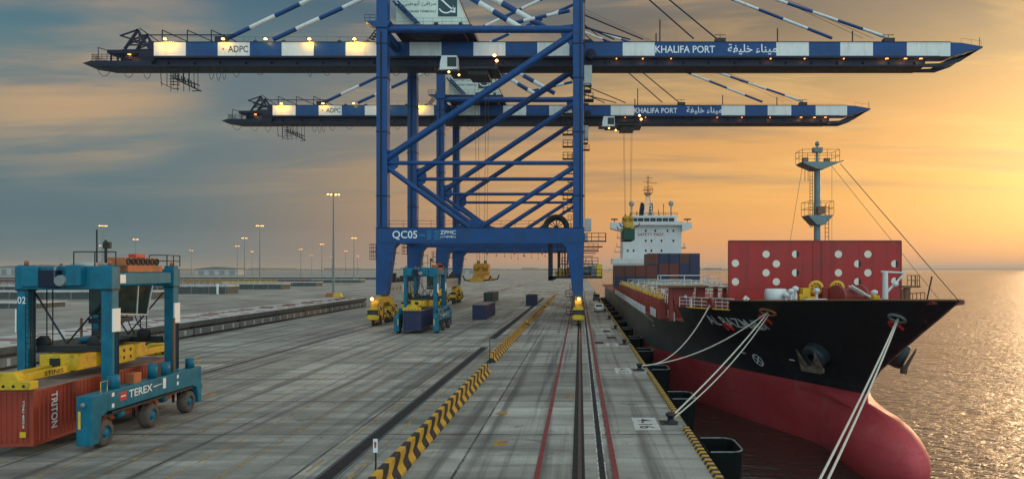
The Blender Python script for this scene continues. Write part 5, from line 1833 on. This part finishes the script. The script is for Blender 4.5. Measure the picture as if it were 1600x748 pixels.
ring = [2 * math.pi * k / 24 for k in range(25)]
for a, b_ in zip(ring, ring[1:]):
    q.face([hp(math.cos(a) * .55, math.sin(a) * .55), hp(math.cos(b_) * .55, math.sin(b_) * .55), hp(math.cos(b_) * .44, math.sin(b_) * .44), hp(math.cos(a) * .44, math.sin(a) * .44)])
for a in (R(45), R(135)):
    d = (math.cos(a), math.sin(a)); n_ = (-d[1] * .06, d[0] * .06)
    q.face([hp(d[0] * .44 + n_[0], d[1] * .44 + n_[1]), hp(d[0] * .44 - n_[0], d[1] * .44 - n_[1]), hp(-d[0] * .44 - n_[0], -d[1] * .44 - n_[1]), hp(-d[0] * .44 + n_[0], -d[1] * .44 + n_[1])])
q.build('thruster_mark', M['letter_white'], hull)
for px, py in ((1163, 551), (1239, 562), (1022, 508)):
    c = on_hull(px, py, 0)
    q = MB(); q.face([hp(-.28, -.06), hp(.28, -.06), hp(.28, .06), hp(-.28, .06)])
    q.build('draught_mark', M['letter_white'], hull)

# chocks with red chafing hoops
CH = {'a': (1110, 480), 'b': (1203, 490), 'c': (1406, 500)}
CP = {k: on_hull(*v) for k, v in CH.items()}
for k, p in CP.items():
    if k != 'a':
        q = MB(); pts = []
        for j in range(17):
            a = 2 * math.pi * j / 16
            y = p.y - math.cos(a) * .75 * (1 if k == 'b' else .6); z = p.z + .12 + math.sin(a) * .25
            pts.append((hull_x(y, z) - .05, y, z))
        q.path(pts, .11, 6)
        q.build('chock', M['orange_rust'] if k == 'b' else M['galv'], ship)
for px, py, s in ((1198, 501, 1), (1141, 512, 1), (1402, 510, .8)):
    p = on_hull(px, py, .1)
    q = MB(); pts = []
    for j in range(11):
        a = R(-30 + 24 * j)
        y = p.y - math.cos(a) * .36 * s; z = p.z + math.sin(a) * .42 * s
        pts.append((hull_x(y, z) - .12, y, z))
    q.path(pts, .13 * s, 7)
    q.build('chafing_hoop', M['chock_red'], ship)
p = CP['a']
q = MB().lathe([(.32, -.12), (.52, -.12), (.56, 0), (.52, .12), (.32, .12), (.32, -.12)], p + Vector((.05, 0, .35)), (-1, -.35, 0), 20)
q.build('chock', M['ship_maroon'], ship)


# anchors in their bolsters
def anchor(side):
    o = on_hull(1280, 549, -.15)
    if side > 0:
        o.x = 2 * XC - o.x
    ax = Vector((side * .80, -.42, -.42)).normalized()
    q = MB().lathe([(1.0, -1.8), (1.05, .75), (.98, 1.05), (.75, 1.18), (.35, 1.1)], o, ax, 28)
    bo = q.build('anchor_bolster', M['bolster_blue'], ship)
    u = ax.cross(Vector((0, 0, 1))).normalized(); v = ax.cross(u).normalized()
    if v.z > 0:
        v = -v
    q = MB()
    c = o + ax * 1.38
    q.beam(c + v * .9, c - ax * 1.2, .34, .34)
    q.beam(c + v * .85 - u * .95, c + v * .85 + u * .95, .5, .45)
    for s in (-1, 1):
        A = c + v * .9 + u * (s * .75)
        tipp = c - v * .95 + u * (s * .95) + ax * .10
        w = u * (s * .38)
        q.grid([[A - w + ax * .20, A + w + ax * .12, A + w - ax * .12, A - w - ax * .12], [tipp + ax * .04, tipp + ax * .03, tipp - ax * .03, tipp - ax * .03]], 0, False, True)
        q.face([A - w + ax * .2, A + w + ax * .12, A + w - ax * .12, A - w - ax * .12])
    q.build('anchor', M['anchor_rust'], bo)


anchor(-1); anchor(1)

# breakwater: cream discs paint the brightness seen through its round holes
YW = 63.0
wx0, wx1, wz1 = at(1140, 0, YW).x, at(1407, 0, YW).x, at(0, 377, YW).z
q = MB().box(wx0, YW, 4.9, wx1, YW + .12, wz1)
wall = q.build('breakwater', M['ship_red'], ship)
q = MB()
for k in range(8):
    x = wx0 + .3 + (wx1 - wx0 - .6) * k / 7
    q.prism([(YW + .12, 5), (YW + 2.6, 5), (YW + .5, wz1 - .2), (YW + .12, wz1 - .2)], 'x', x - .06, x + .06)
q.build('breakwater_bracket', M['ship_maroon'], wall)
q = MB().box(wx0 - .06, YW - .06, wz1, wx1 + .06, YW + .3, wz1 + .10).box(wx0 - .12, YW - .03, 4.9, wx0, YW + .2, wz1).box(wx1, YW - .03, 4.9, wx1 + .12, YW + .2, wz1)
q.build('breakwater_edge', M['ship_maroon'], wall)
xm = at(1277, 0, YW).x
q = MB().box(xm - .42, YW - .05, 4.9, xm - .36, YW - .003, wz1 - .02).box(xm + .36, YW - .05, 4.9, xm + .42, YW - .003, wz1 - .02)
for zz_ in (6.9, 9.1):
    q.box(wx0 + .02, YW - .012, zz_, xm - .45, YW - .002, zz_ + .035).box(xm + .45, YW - .012, zz_, wx1 - .02, YW - .002, zz_ + .035)
for k in range(1, 6):
    x = wx0 + (xm - wx0) * k / 6
    q.box(x, YW - .009, 5, x + .03, YW - .002, wz1 - .02)
    x = xm + (wx1 - xm) * k / 6
    q.box(x, YW - .009, 5, x + .03, YW - .002, wz1 - .02)
q.build1('breakwater_seam', M['ship_maroon'], wall)
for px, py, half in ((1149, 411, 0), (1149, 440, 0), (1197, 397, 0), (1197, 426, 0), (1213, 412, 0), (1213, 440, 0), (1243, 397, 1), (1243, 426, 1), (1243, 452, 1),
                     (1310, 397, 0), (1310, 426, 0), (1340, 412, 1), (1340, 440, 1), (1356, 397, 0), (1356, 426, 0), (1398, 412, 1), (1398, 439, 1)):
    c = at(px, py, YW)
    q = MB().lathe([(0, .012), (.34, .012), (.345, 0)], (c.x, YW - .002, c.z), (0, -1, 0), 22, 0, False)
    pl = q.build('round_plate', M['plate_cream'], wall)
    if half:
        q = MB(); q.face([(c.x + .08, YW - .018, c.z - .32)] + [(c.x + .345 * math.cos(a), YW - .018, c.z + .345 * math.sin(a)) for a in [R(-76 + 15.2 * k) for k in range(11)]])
        q.build('shutter', M['black_steel'], pl)  # dark half stands in for a stiffener behind the hole

# foremast
YM = 64.2
mx = at(1277, 0, YM).x


def mz(py):
    return at(0, py, YM).z


q = MB().tube((mx, YM, 5), (mx, YM, mz(262)), .34, 16, .29)
q.build('foremast', M['mast_grey'], ship)
fm = [c for c in ship.children if c.name.startswith('foremast')][0]
q = MB().tube((mx, YM, mz(262)), (mx, YM, mz(232)), .17, 10, .12).box(mx - .42, YM - .3, mz(238), mx + .42, YM + .3, mz(231)).tube((mx, YM, mz(231)), (mx, YM, mz(221)), .10, 8)
q.lathe([(0, -.2), (.2, -.15), (.2, .15), (0, .2)], (mx, YM, mz(225)), (0, 0, 1), 10)
q.build('mast_top', M['mast_grey'], fm)
for z, w, zlow in ((mz(255), 1.75, mz(266)), (mz(337), 1.2, mz(352))):
    q = MB().prism([(mx - w, z), (mx + w, z), (mx + w * .9, z - .16), (mx + .36, zlow), (mx - .36, zlow), (mx - w * .9, z - .16)], 'y', YM - 1.0, YM + 1.0)
    pf = q.build('mast_platform', M['mast_grey'], fm)
    q = MB().rail([(mx - w, YM - 1, z), (mx + w, YM - 1, z), (mx + w, YM + 1, z), (mx - w, YM + 1, z), (mx - w, YM - 1, z)], 1.15 if w > 1.5 else 1.3, .022, 1.1, 2)
    if w > 1.5:
        q.beam((mx + w, YM, z), (mx + w + .75, YM, z + .25), .1, .1); q.box(mx - w + .1, YM - .9, z, mx - w + .6, YM - .5, z + .4)
        q.box(mx + .4, YM - .9, z, mx + .9, YM - .5, z + .35)
    else:
        q.box(mx - .3, YM - 1.1, z + .1, mx + .35, YM - .5, z + .8)
    q.build('platform_rail', M['rail_brown'], pf)
q = MB()
for xx in (-.62, -.38):
    q.tube((mx + xx - .15, YM - .2, mz(355)), (mx + xx - .15, YM - .2, mz(270)), .03, 5)
for k in range(16):
    q.tube((mx - .77, YM - .2, mz(355) + .32 * k), (mx - .53, YM - .2, mz(355) + .32 * k), .025, 5)
for xx in (.75, 1.1):
    q.tube((mx + xx, YM, mz(377)), (mx + xx, YM, mz(320)), .035, 5)
for k in range(9):
    q.tube((mx + .75, YM, mz(376) + .4 * k), (mx + 1.1, YM, mz(376) + .4 * k), .03, 5)
for xx in (-1.45, -1.15):
    q.tube((mx + xx, YM - .8, mz(285)), (mx + xx, YM - .8, mz(263)), .03, 5)
q.build('mast_ladder', M['rail_brown'], fm)
q = MB()
tipv = Vector((XC, tip + .1, 7.0))
q.path([(mx + 2.2, YM, mz(256)), tuple(Vector((mx + 2.2, YM, mz(256))).lerp(tipv, .75)), tuple(tipv)], .035, 5)
q.tube((mx + 1.3, YM, mz(258)), (mx + 7.4, YM - 8, 6.2), .022, 5); q.tube((mx - 1.4, YM, mz(258)), (mx - 2.6, YM, 11.4), .022, 5); q.tube((mx + 1.4, YM, mz(262)), (mx + 1.4, YM, mz(377)), .018, 5)
q.build('mast_stay', M['rail_brown'], fm)

# foredeck gear
def gear(px, Y, z=None):
    return (px - VX) * Y / F


Yg = 57.0
zd = deck_z(Yg) + .42
q = MB().lathe([(0, -.9), (.75, -.9), (.75, .7), (.45, .75), (.45, 1.6), (0, 1.6)], (gear(1214, Yg), Yg, zd + .75), (1, 0, 0), 20)
q.build('mooring_winch', M['ship_white'], ship)
q = MB()
for px in (1275, 1308):
    x = gear(px, 58)
    q.lathe([(.42, -.12), (.62, -.12), (.62, .12), (.42, .12), (.42, -.12)], (x, 58, zd + 1.55), (.4, 1, 0), 22)
    for k in range(4):
        a = math.pi * k / 4
        q.beam((x - math.cos(a) * .5, 58, zd + 1.55 - math.sin(a) * .5), (x + math.cos(a) * .5, 58, zd + 1.55 + math.sin(a) * .5), .1, .1)
q.build('brake_wheel', M['yellow_bright'], ship)
q = MB().box(gear(1252, 58), 57.6, zd, gear(1264, 58), 58.4, zd + 1.5).box(gear(1256, 58), 57, zd, gear(1270, 58), 57.5, zd + .8).box(gear(1362, 55), 54.6, zd, gear(1372, 55), 55.2, zd + 1.0).box(gear(1245, 58), 57.2, zd, gear(1250, 58), 57.6, zd + 1.0)
q.build('winch_guard', M['yellow_bright'], ship, bevel=.04)
x = gear(1322, 57)
q = MB().lathe([(0, -1.6), (1.05, -1.6), (1.05, -1.3), (.75, -1.2), (.75, 1.0), (1.05, 1.1), (1.05, 1.4), (0, 1.4)], (x + .4, 57.4, zd + .75), (1, .5, .0), 22)
q.box(gear(1282, 58), 57.4, zd, gear(1290, 58), 58.6, zd + 1.6); q.box(gear(1230, 58.5), 58, zd, gear(1246, 58.5), 59, zd + .9)
q.build('windlass', M['ship_maroon'], ship, bevel=.03)
q = MB().path([(x + .2, 56.4, zd + 1.75), (x + .9, 56, zd + 1.25), (x + 1.6, 55.6, zd + .7), (x + 2.6, 55.2, zd + .55)], .10, 7)
q.path([(x + .1, 56.7, zd + 1.7), (x + 1.2, 56.2, zd + .95), (x + 2.2, 55.7, zd + .75)], .10, 7)
q.path([(x + .3, 56.9, zd + 1.5), (x + 1.6, 56.5, zd + .85), (x + 2.5, 56.3, zd + .6)], .10, 7)
q.path([(gear(1160, 55), 54.5, bul_z(54.5) + .02), (gear(1163, 55), 54.6, bul_z(54) + .25), (gear(1167, 55), 54.5, bul_z(54.5) + .02)], .16, 7)
q.build('rope_heap', M['rope'], ship)
q = MB()
for px, h in ((1243, 1.5), (1276, 1.35), (1366, 1.2), (1228, 1.0), (1236, 1.3)):
    xx = gear(px, 56)
    q.tube((xx, 56, zd), (xx, 56, zd + h), .11, 8); q.lathe([(0, -.22), (.25, -.15), (.27, .12), (0, .24)], (xx, 56, zd + h), (0, 0, 1), 12)
q.build('vent_pipe', M['ship_white'], ship)
q = MB().tube((gear(1290, 58), 58, zd + 1.1), (gear(1320, 58), 58, zd + 1.1), .06, 6).box(gear(1256, 55), 54.6, zd, gear(1290, 55), 55.2, zd + .72).box(gear(1358, 53), 52.6, zd, gear(1384, 53), 53.2, zd + .55)
q.build('fairlead_block', M['ship_white'], ship, bevel=.03)
# provision davit
Yd = 51.5
x = gear(1383, Yd)
dz_ = at(0, 424, Yd).z
q = MB().tube((x, Yd, 5), (x, Yd, dz_), .23, 12, .2).beam((x - .3, Yd, dz_), (x + 1.5, Yd, dz_ - .08), .12, .12).beam((x + .1, Yd, dz_ - 1.6), (x + 1.45, Yd, dz_ - .2), .12, .14).lathe([(0, -.1), (.2, -.1), (.2, .1), (0, .1)], (x + .75, Yd - .1, dz_ - .95), (0, 1, 0), 10)
q.box(x - .35, Yd - .35, 5, x + .35, Yd + .35, 5.7)
q.build('davit', M['ship_white'], ship)
Yd = 52
x = gear(1417, Yd)
z0, z1, z2 = at(0, 449, Yd).z, at(0, 446, Yd).z, at(0, 430, Yd).z
q = MB().tube((x, Yd, 5), (x, Yd, z0), .27, 12).box(x - .45, Yd - .4, z0, x + .85, Yd + .4, z1)
q.rail([(x + .2, Yd - .35, z1), (x + .8, Yd - .35, z1), (x + .8, Yd + .35, z1), (x + .2, Yd + .35, z1)], z2 - z1, .03, .3, 2)
q.tube((x - .35, Yd, 5), (x - .35, Yd, z0 - .1), .12, 8)
q.build('lookout_post', M['rail_brown'], ship)
Yd = 44.5
q = MB().tube(at(1448, 470, Yd), at(1456, 433, Yd), .05, 7).lathe([(0, -.08), (.08, 0), (0, .08)], at(1456, 433, Yd), (0, 0, 1), 8)
q.build('jackstaff', M['black_steel'], ship)
q = MB().lathe([(0, 0), (.25, 0), (.22, .5), (.3, .55), (.3, .7), (0, .75)], (gear(1441, 45), 45, 5.9), (0, 0, 1), 12).rail([(gear(1420, 49), 49, 5.7), (gear(1445, 46), 46, 5.9)], 1.3, .03, .8, 2)
q.prism([(44, 6.55), (40.2, 6.95), (40.2, 6.7), (44, 6.2)], 'x', XC - .9, XC - .2).prism([(43, 6.55), (40, 6.95), (40, 6.7), (43, 6.2)], 'x', XC + .2, XC + .9)
q.build('bow_fitting', M['ship_maroon'], ship)

# fore part of the main deck: red stanchions, railed lookout, open rails
zf = deck_z(66) - .02
q = MB()
for xx0, xx1, xt0, xt1 in ((9.9, 11.4, 9.4, 12.0), (12.3, 13.0, 12.2, 13.1)):
    q.prism([(xx0, zf), (xx1, zf), (xt1, 6.9), (xt0, 6.9)], 'y', 70.0, 71.0)
q.box(9.3, 69.9, zf - 1.6, 9.7, 70.6, 6.9)
q.box(14.2, 71, 3.3, 14.6, 71.6, 7.0); q.box(15.2, 71.2, 3.3, 15.6, 71.8, 6.8)
q.build('stanchion', M['ship_maroon'], ship, bevel=.04)
q = MB().box(8.3, 69.4, 6.9, 13.3, 72.0, 7.08).box(13.35, 70.6, 6.75, 16.4, 72, 6.9)
q.build('lookout_floor', M['rail_brown'], ship)
q = MB().rail([(8.35, 71.9, 7.08), (8.35, 69.45, 7.08), (13.25, 69.45, 7.08), (13.25, 71.9, 7.08)], 1.05, .05, 2.4, 2)
q.rail([(13.3, 71.9, 7.08), (15.0, 71.9, 7.08)], .8, .05, 1.0, 2)
q.build('lookout_rail', M['ship_white'], ship)
q = MB()
pts = edge_pts(-1, deck_z, 58.8, 68.2, 9, -.15)
q.rail(pts, 1.0, .04, 1.3, 3)
for (a, b_, c_), (d, e, f_) in list(zip(pts, pts[1:]))[1::3]:
    q.box((a + d) / 2 - .04, min(b_, e), c_ + .05, (a + d) / 2 + .04, max(b_, e) - .3, c_ + .9)
q.build('deck_rail', M['ship_white'], ship)
q = MB()
for px in (1076, 1062):
    pass
q.path(edge_pts(-1, lambda y: deck_z(y) + .02, 59, 66, 8, .02), .06, 5)
q.build('deck_edge', M['yellow_bright'], ship)
q = MB().lathe([(0, 0), (.16, 0), (.16, .1), (0, .1)], (11.0, 69.95, 5.9), (0, -1, 0), 12)
q.build('deck_lamp', M['letter_white'], ship)
q = MB().tube((16.2, 71.4, 6.9), (16.2, 71.4, 8.6), .14, 8).lathe([(0, 0), (.35, 0), (.35, .7), (0, .8)], (16.8, 71.4, 6.9), (0, 0, 1), 12).lathe([(0, 0), (.35, 0), (.35, .7), (0, .8)], (18.2, 71.4, 6.9), (0, 0, 1), 12)
q.rail([(14.6, 71.6, 4.0), (22, 71.6, 4.0)], 1.3, .05, 1.5, 2).box(16.6, 71.2, 6.6, 20, 71.9, 6.9).box(17.7, 71.2, 3.3, 18, 71.6, 6.6)
q.build('mooring_gear', M['ship_maroon'], ship)

# panels of white guard rail along the main deck edge
q = MB()
y = 70.2
while y < 150:
    L = 5.3
    x = XC - half_b(y + 2, 3.35) - .02
    for z in (3.45, 3.8, 4.2):
        q.box(x - .03, y, z - .05, x + .03, y + L, z + .05)
    n = 14
    for k in range(n + 1):
        q.box(x - .035, y + L * k / n - .05, 3.35, x + .035, y + L * k / n + .05, 4.25)
    q.box(x + .04, y + .1, 3.5, x + .05, y + L - .1, 4.15)
    y += 5.8
q.build('guard_rail', M['ship_white'], ship)
for k in range(17):
    y = 74 + 4.6 * k
    q = MB().prism([(8.6, 3.3), (9.5, 3.3), (9.3, 5.5), (8.7, 5.5)], 'y', y, y + .9)
    st = q.build('lashing_post', M['ship_maroon'], ship)
    MB().box(8.65, y, 5.5, 9.35, y + .9, 5.7).tube((9.0, y + .5, 5.7), (9.0, y + .5, 6.35), .07, 6).build('cap', M['crane_yellow'], st)
for k in range(6):
    y = 76 + 13.6 * k
    MB().box(10.2, y, 3.3, 33.8, y + 12.8, 5.1).build('hatch_coaming', M['ship_maroon'], ship)
    h_ = MB().box(10.4, y + .1, 5.1, 33.6, y + 12.7, 5.55).build('hatch_cover', M['ship_deck'], ship, bevel=.04)
    q = MB().rail([(9.9, y, 4.9), (9.9, y + 12.8, 4.9)], 1.05, .05, 1.9, 2)
    for j in range(5):
        q.box(11 + 4.6 * j, y + 1, 5.55, 11.5 + 4.6 * j, y + 1.6, 5.95)
    q.rail([(10.3, y + .3, 5.55), (24, y + .3, 5.55)], 1.0, .05, 2.2, 2)
    q.build('hatch_rail', M['cream_paint'], h_)

# accommodation block, bridge, mast
Yb = 226.0


def bx(px):
    return (px - VX) * Yb / F


def bz(py):
    return CAMZ - (py - HY) * Yb / F


SW = M['ship_white']
house = MB().box(bx(973), Yb, 3.3, bx(1065), Yb + 14, bz(352)).build('accommodation', SW, ship, bevel=.06)
q = MB().box(bx(956), Yb - 3, bz(412), bx(1014), Yb + 8, bz(404)).box(bx(958), Yb - 2.6, 3.3, bx(1010), Yb, bz(412)).box(bx(990), Yb - 2, bz(411), bx(1030), Yb - .1, bz(407))
q.rail([(bx(956), Yb - 3, bz(404)), (bx(1014), Yb - 3, bz(404))], 1.0, .05, 2, 2)
q.build('boat_deck', SW, ship)
q = MB().prism([(bx(954), bz(357)), (bx(954), bz(348)), (bx(1080), bz(348)), (bx(1080), bz(357)), (bx(1065), bz(362)), (bx(1064), bz(351)), (bx(973), bz(351)), (bx(972), bz(362))], 'y', Yb - 1.6, Yb + 4)
q.box(bx(970), Yb - 1.7, bz(352), bx(1066), Yb - 1.6, bz(346.5))
q.build('bridge_wing', SW, ship)
wh = MB().box(bx(985), Yb - .4, bz(347), bx(1058), Yb + 8, bz(336.8)).build('wheelhouse', SW, ship, bevel=.05)
q = MB()
for k in range(7):
    q.box(bx(987 + 9.6 * k), Yb - .46, bz(346.3), bx(995.6 + 9.6 * k), Yb - .41, bz(340.5))
q.build('window', M['glass_dark'], wh)
q = MB()
for py, pxs in ((360.5, (1009, 1024, 1043, 1052)), (376, (1009, 1018, 1033.5, 1052)), (391.5, (981, 990, 1009, 1018, 1033.5))):
    for px in pxs:
        q.box(bx(px - 1.3), Yb - .06, bz(py + 1.8), bx(px + 1.3), Yb - .01, bz(py - 1.8))
q.build('window', M['glass_dark'], house)
words('lettering', 'SAFETY FIRST', M['letter_red'], house, (bx(1017), Yb - .03, bz(366.3)), (1037 - 996) * Yb / F, .95)
q = MB().rail([(bx(985), Yb - .3, bz(336.8)), (bx(1058), Yb - .3, bz(336.8))], 1.0, .06, 2, 2)
for px in (960, 1074):
    q.box(bx(px - 5), Yb - .8, bz(343.5), bx(px + 5), Yb + 1, bz(341.8)); q.tube((bx(px), Yb, bz(348)), (bx(px), Yb, bz(343)), .12, 6)
q.build('bridge_fitting', M['crane_dark'], wh)
for px, py in ((988, 317), (1050.5, 316.5)):
    q = MB().tube((bx(px), Yb + 3, bz(337)), (bx(px), Yb + 3, bz(321)), .28, 8).lathe([(0, -.95), (.7, -.7), (.95, 0), (.7, .7), (0, .95)], (bx(px), Yb + 3, bz(py)), (0, 0, 1), 16)
    q.build('radar_dome', M['sill_grey'], wh)
q = MB()
for px, w in ((1005, 4.2), (1019.5, 3.0)):
    q.prism([(bx(px - w), bz(337)), (bx(px + w), bz(337)), (bx(px + w * .8), bz(316)), (bx(px - w * .3), bz(314)), (bx(px - w * .8), bz(326))], 'y', Yb + 4, Yb + 7)
q.build('funnel', M['crane_dark'], ship, bevel=.08)
mxb = bx(1014)
q = MB()
for sx in (-1, 1):
    q.tube((mxb + sx * 1.5, Yb + 3, bz(337)), (mxb + sx * .35, Yb + 3, bz(296)), .14, 6)
for k in range(8):
    w = 1.4 - .13 * k
    zz_ = bz(334 - 4.7 * k)
    q.tube((mxb - w, Yb + 3, zz_), (mxb + w, Yb + 3, zz_), .10, 5); q.tube((mxb - w, Yb + 3, zz_), (mxb + w * .9, Yb + 3, bz(334 - 4.7 * (k + 1))), .08, 5)
q.build('radar_mast', SW, ship)
rm = [c for c in ship.children if c.name.startswith('radar_mast')][0]
q = MB().prism([(mxb - 1.4, bz(300)), (mxb + 1.5, bz(300)), (mxb + .7, bz(304)), (mxb - .7, bz(304))], 'y', Yb + 2, Yb + 4).rail([(mxb - 1.4, Yb + 2, bz(300)), (mxb + 1.5, Yb + 2, bz(300))], 1.6, .08, .9, 2)
q.tube((mxb, Yb + 3, bz(300)), (mxb, Yb + 3, bz(272)), .16, 6)
for py, a, c_ in ((276, -.9, 1.5), (282, -1.6, .9), (284, -.6, 3.1), (290, -1.4, 1.4), (295, -1.8, 1.6)):
    q.tube((mxb + a, Yb + 3, bz(py)), (mxb + c_, Yb + 3, bz(py) + (.2 if a < -1 else -.1)), .10, 5)
q.build('mast_yard', M['orange_rust'], rm)
q = MB()
for px, y0, y1 in ((1038, 337, 319), (996, 337, 331), (1030, 337, 328)):
    q.tube((bx(px), Yb + 2, bz(y0)), (bx(px), Yb + 2, bz(y1)), .12, 6); q.lathe([(0, -.2), (.3, 0), (0, .3)], (bx(px), Yb + 2, bz(y1)), (0, 0, 1), 8)
q.build('antenna', M['rail_brown'], wh)
q = MB()
for py, px in ((372, 970), (386, 969), (394, 966)):
    q.box(bx(px - 6), Yb - .5, bz(py), bx(973) - .02, Yb + 2, bz(py - 1)); q.tube((bx(px - 5), Yb - .4, bz(py)), (bx(px - 5), Yb - .4, bz(py - 7)), .1, 5)
q.box(bx(1065) + .02, Yb, bz(388), bx(1072), Yb + 2, bz(386)).tube((bx(1069), Yb, bz(387)), (bx(1069), Yb, bz(380)), .15, 6)
q.build('side_platform', M['sill_grey'], house)

# containers on deck: every box a thing
COLS = {'n': 'container_navy', 'b': 'stow_blue', 'r': 'stow_red', 'w': 'stow_brown'}
CN = {'n': 'navy', 'b': 'blue', 'r': 'red', 'w': 'dark brown'}
rows_ = ['top', 'middle', 'bottom']
col_ = ['leftmost', 'second from left', 'third from left', 'fourth from left', 'rightmost']
for r_, line in enumerate(['rbbwn', 'brrbn', 'nbrnn']):
    for k, ch in enumerate(line):
        container('shipping_container', M[COLS[ch]], '%s container, %s, %s tier of the taller deck stack' % (CN[ch], col_[k], rows_[r_]),
                  (18.65 + 2.62 * k, 170.0, 4.95 + 2.6 * (2 - r_)), 12.19, 0, 'containers stacked on the ship', roof_m=COLS[ch], detail=False, W=2.5)
MB().box(17.2, 169.8, 3.3, 31, 182.4, 4.94).build('hatch_platform', M['ship_maroon'], ship)
col_ = ['outermost at the ship side', 'second from the ship side', 'third from the ship side', 'fourth from the ship side']
for r_, line in enumerate(['wwrr', 'nnbw']):
    for k, ch in enumerate(line):
        if k == 3 and r_ == 0:
            zt_ = 4.45 + 2.6
        container('shipping_container', M[COLS[ch]], '%s container, %s, %s tier of the lower left stack' % (CN[ch], col_[k], ['upper', 'lower'][r_]),
                  (9.55 + 2.53 * k, 160.5, 4.45 + 2.6 * (1 - r_)), 6.06 if k == 3 else 9.2, 0, 'containers stacked on the ship', roof_m=COLS[ch], detail=False)
MB().box(8.5, 160.3, 3.3, 18.6, 169.7, 4.44).build('hatch_platform', M['ship_maroon'], ship)


# ------------------------------------------------------------------ mooring ropes
def rope(label, p, q_, sag, r=.055):
    p, q_ = Vector(p), Vector(q_)
    n = 16
    b_ = MB().path([p.lerp(q_, k / n) - Vector((0, 0, sag * 4 * (k / n) * (1 - k / n))) for k in range(n + 1)], r, 7)
    tag(b_.build('mooring_rope', M['rope'], at=p), label, 'rope', 'mooring ropes from the bow')


bp_ = [Vector((5.2, y, .42)) for y in BOLLARDS]
rope('slack rope from the second bollard up to the chock by the white deck rails', bp_[2] + Vector((.2, 0, 0)), CP['a'] + Vector((-.05, -.1, .2)), 1.5)
rope('rope from the second bollard up to the orange-rimmed chock beside the ship name', bp_[2] + Vector((.2, -.15, 0)), CP['b'] + Vector((-.1, .3, .1)), .9)
rope('taut rope from bollard 4-16 to the orange-rimmed chock, upper of a close pair', bp_[1] + Vector((.2, .1, .05)), CP['b'] + Vector((-.1, 0, .15)), .25)
rope('taut rope from bollard 4-16 to the orange-rimmed chock, lower of a close pair', bp_[1] + Vector((.2, -.1, -.1)), CP['b'] + Vector((-.1, -.25, 0)), .55, .045)
rope('bow rope running down to the front, left one of the pair across the red hull', bp_[0] + Vector((.1, .1, 0)), CP['c'] + Vector((-.1, .05, .1)), .25, .05)
rope('bow rope running down to the front, right one of the pair across the red hull', bp_[0] + Vector((.3, -.1, 0)), CP['c'] + Vector((-.1, -.1, .1)), .35, .05)


# ================================================================== the air
m = bpy.data.materials.new('haze_air')
m.use_nodes = True
nt = m.node_tree
nt.nodes.clear()
out = node(nt, 'ShaderNodeOutputMaterial')
pv = node(nt, 'ShaderNodeVolumePrincipled')
pv.inputs['Color'].default_value = (.90, .82, .74, 1)
pv.inputs['Density'].default_value = .0001
pv.inputs['Anisotropy'].default_value = .3
nt.links.new(pv.outputs[0], out.inputs['Volume'])
q = MB().box(-31000, -400, -14, 31000, 46000, 92)
hz = q.build('haze', m)
hz['kind'] = 'stuff'
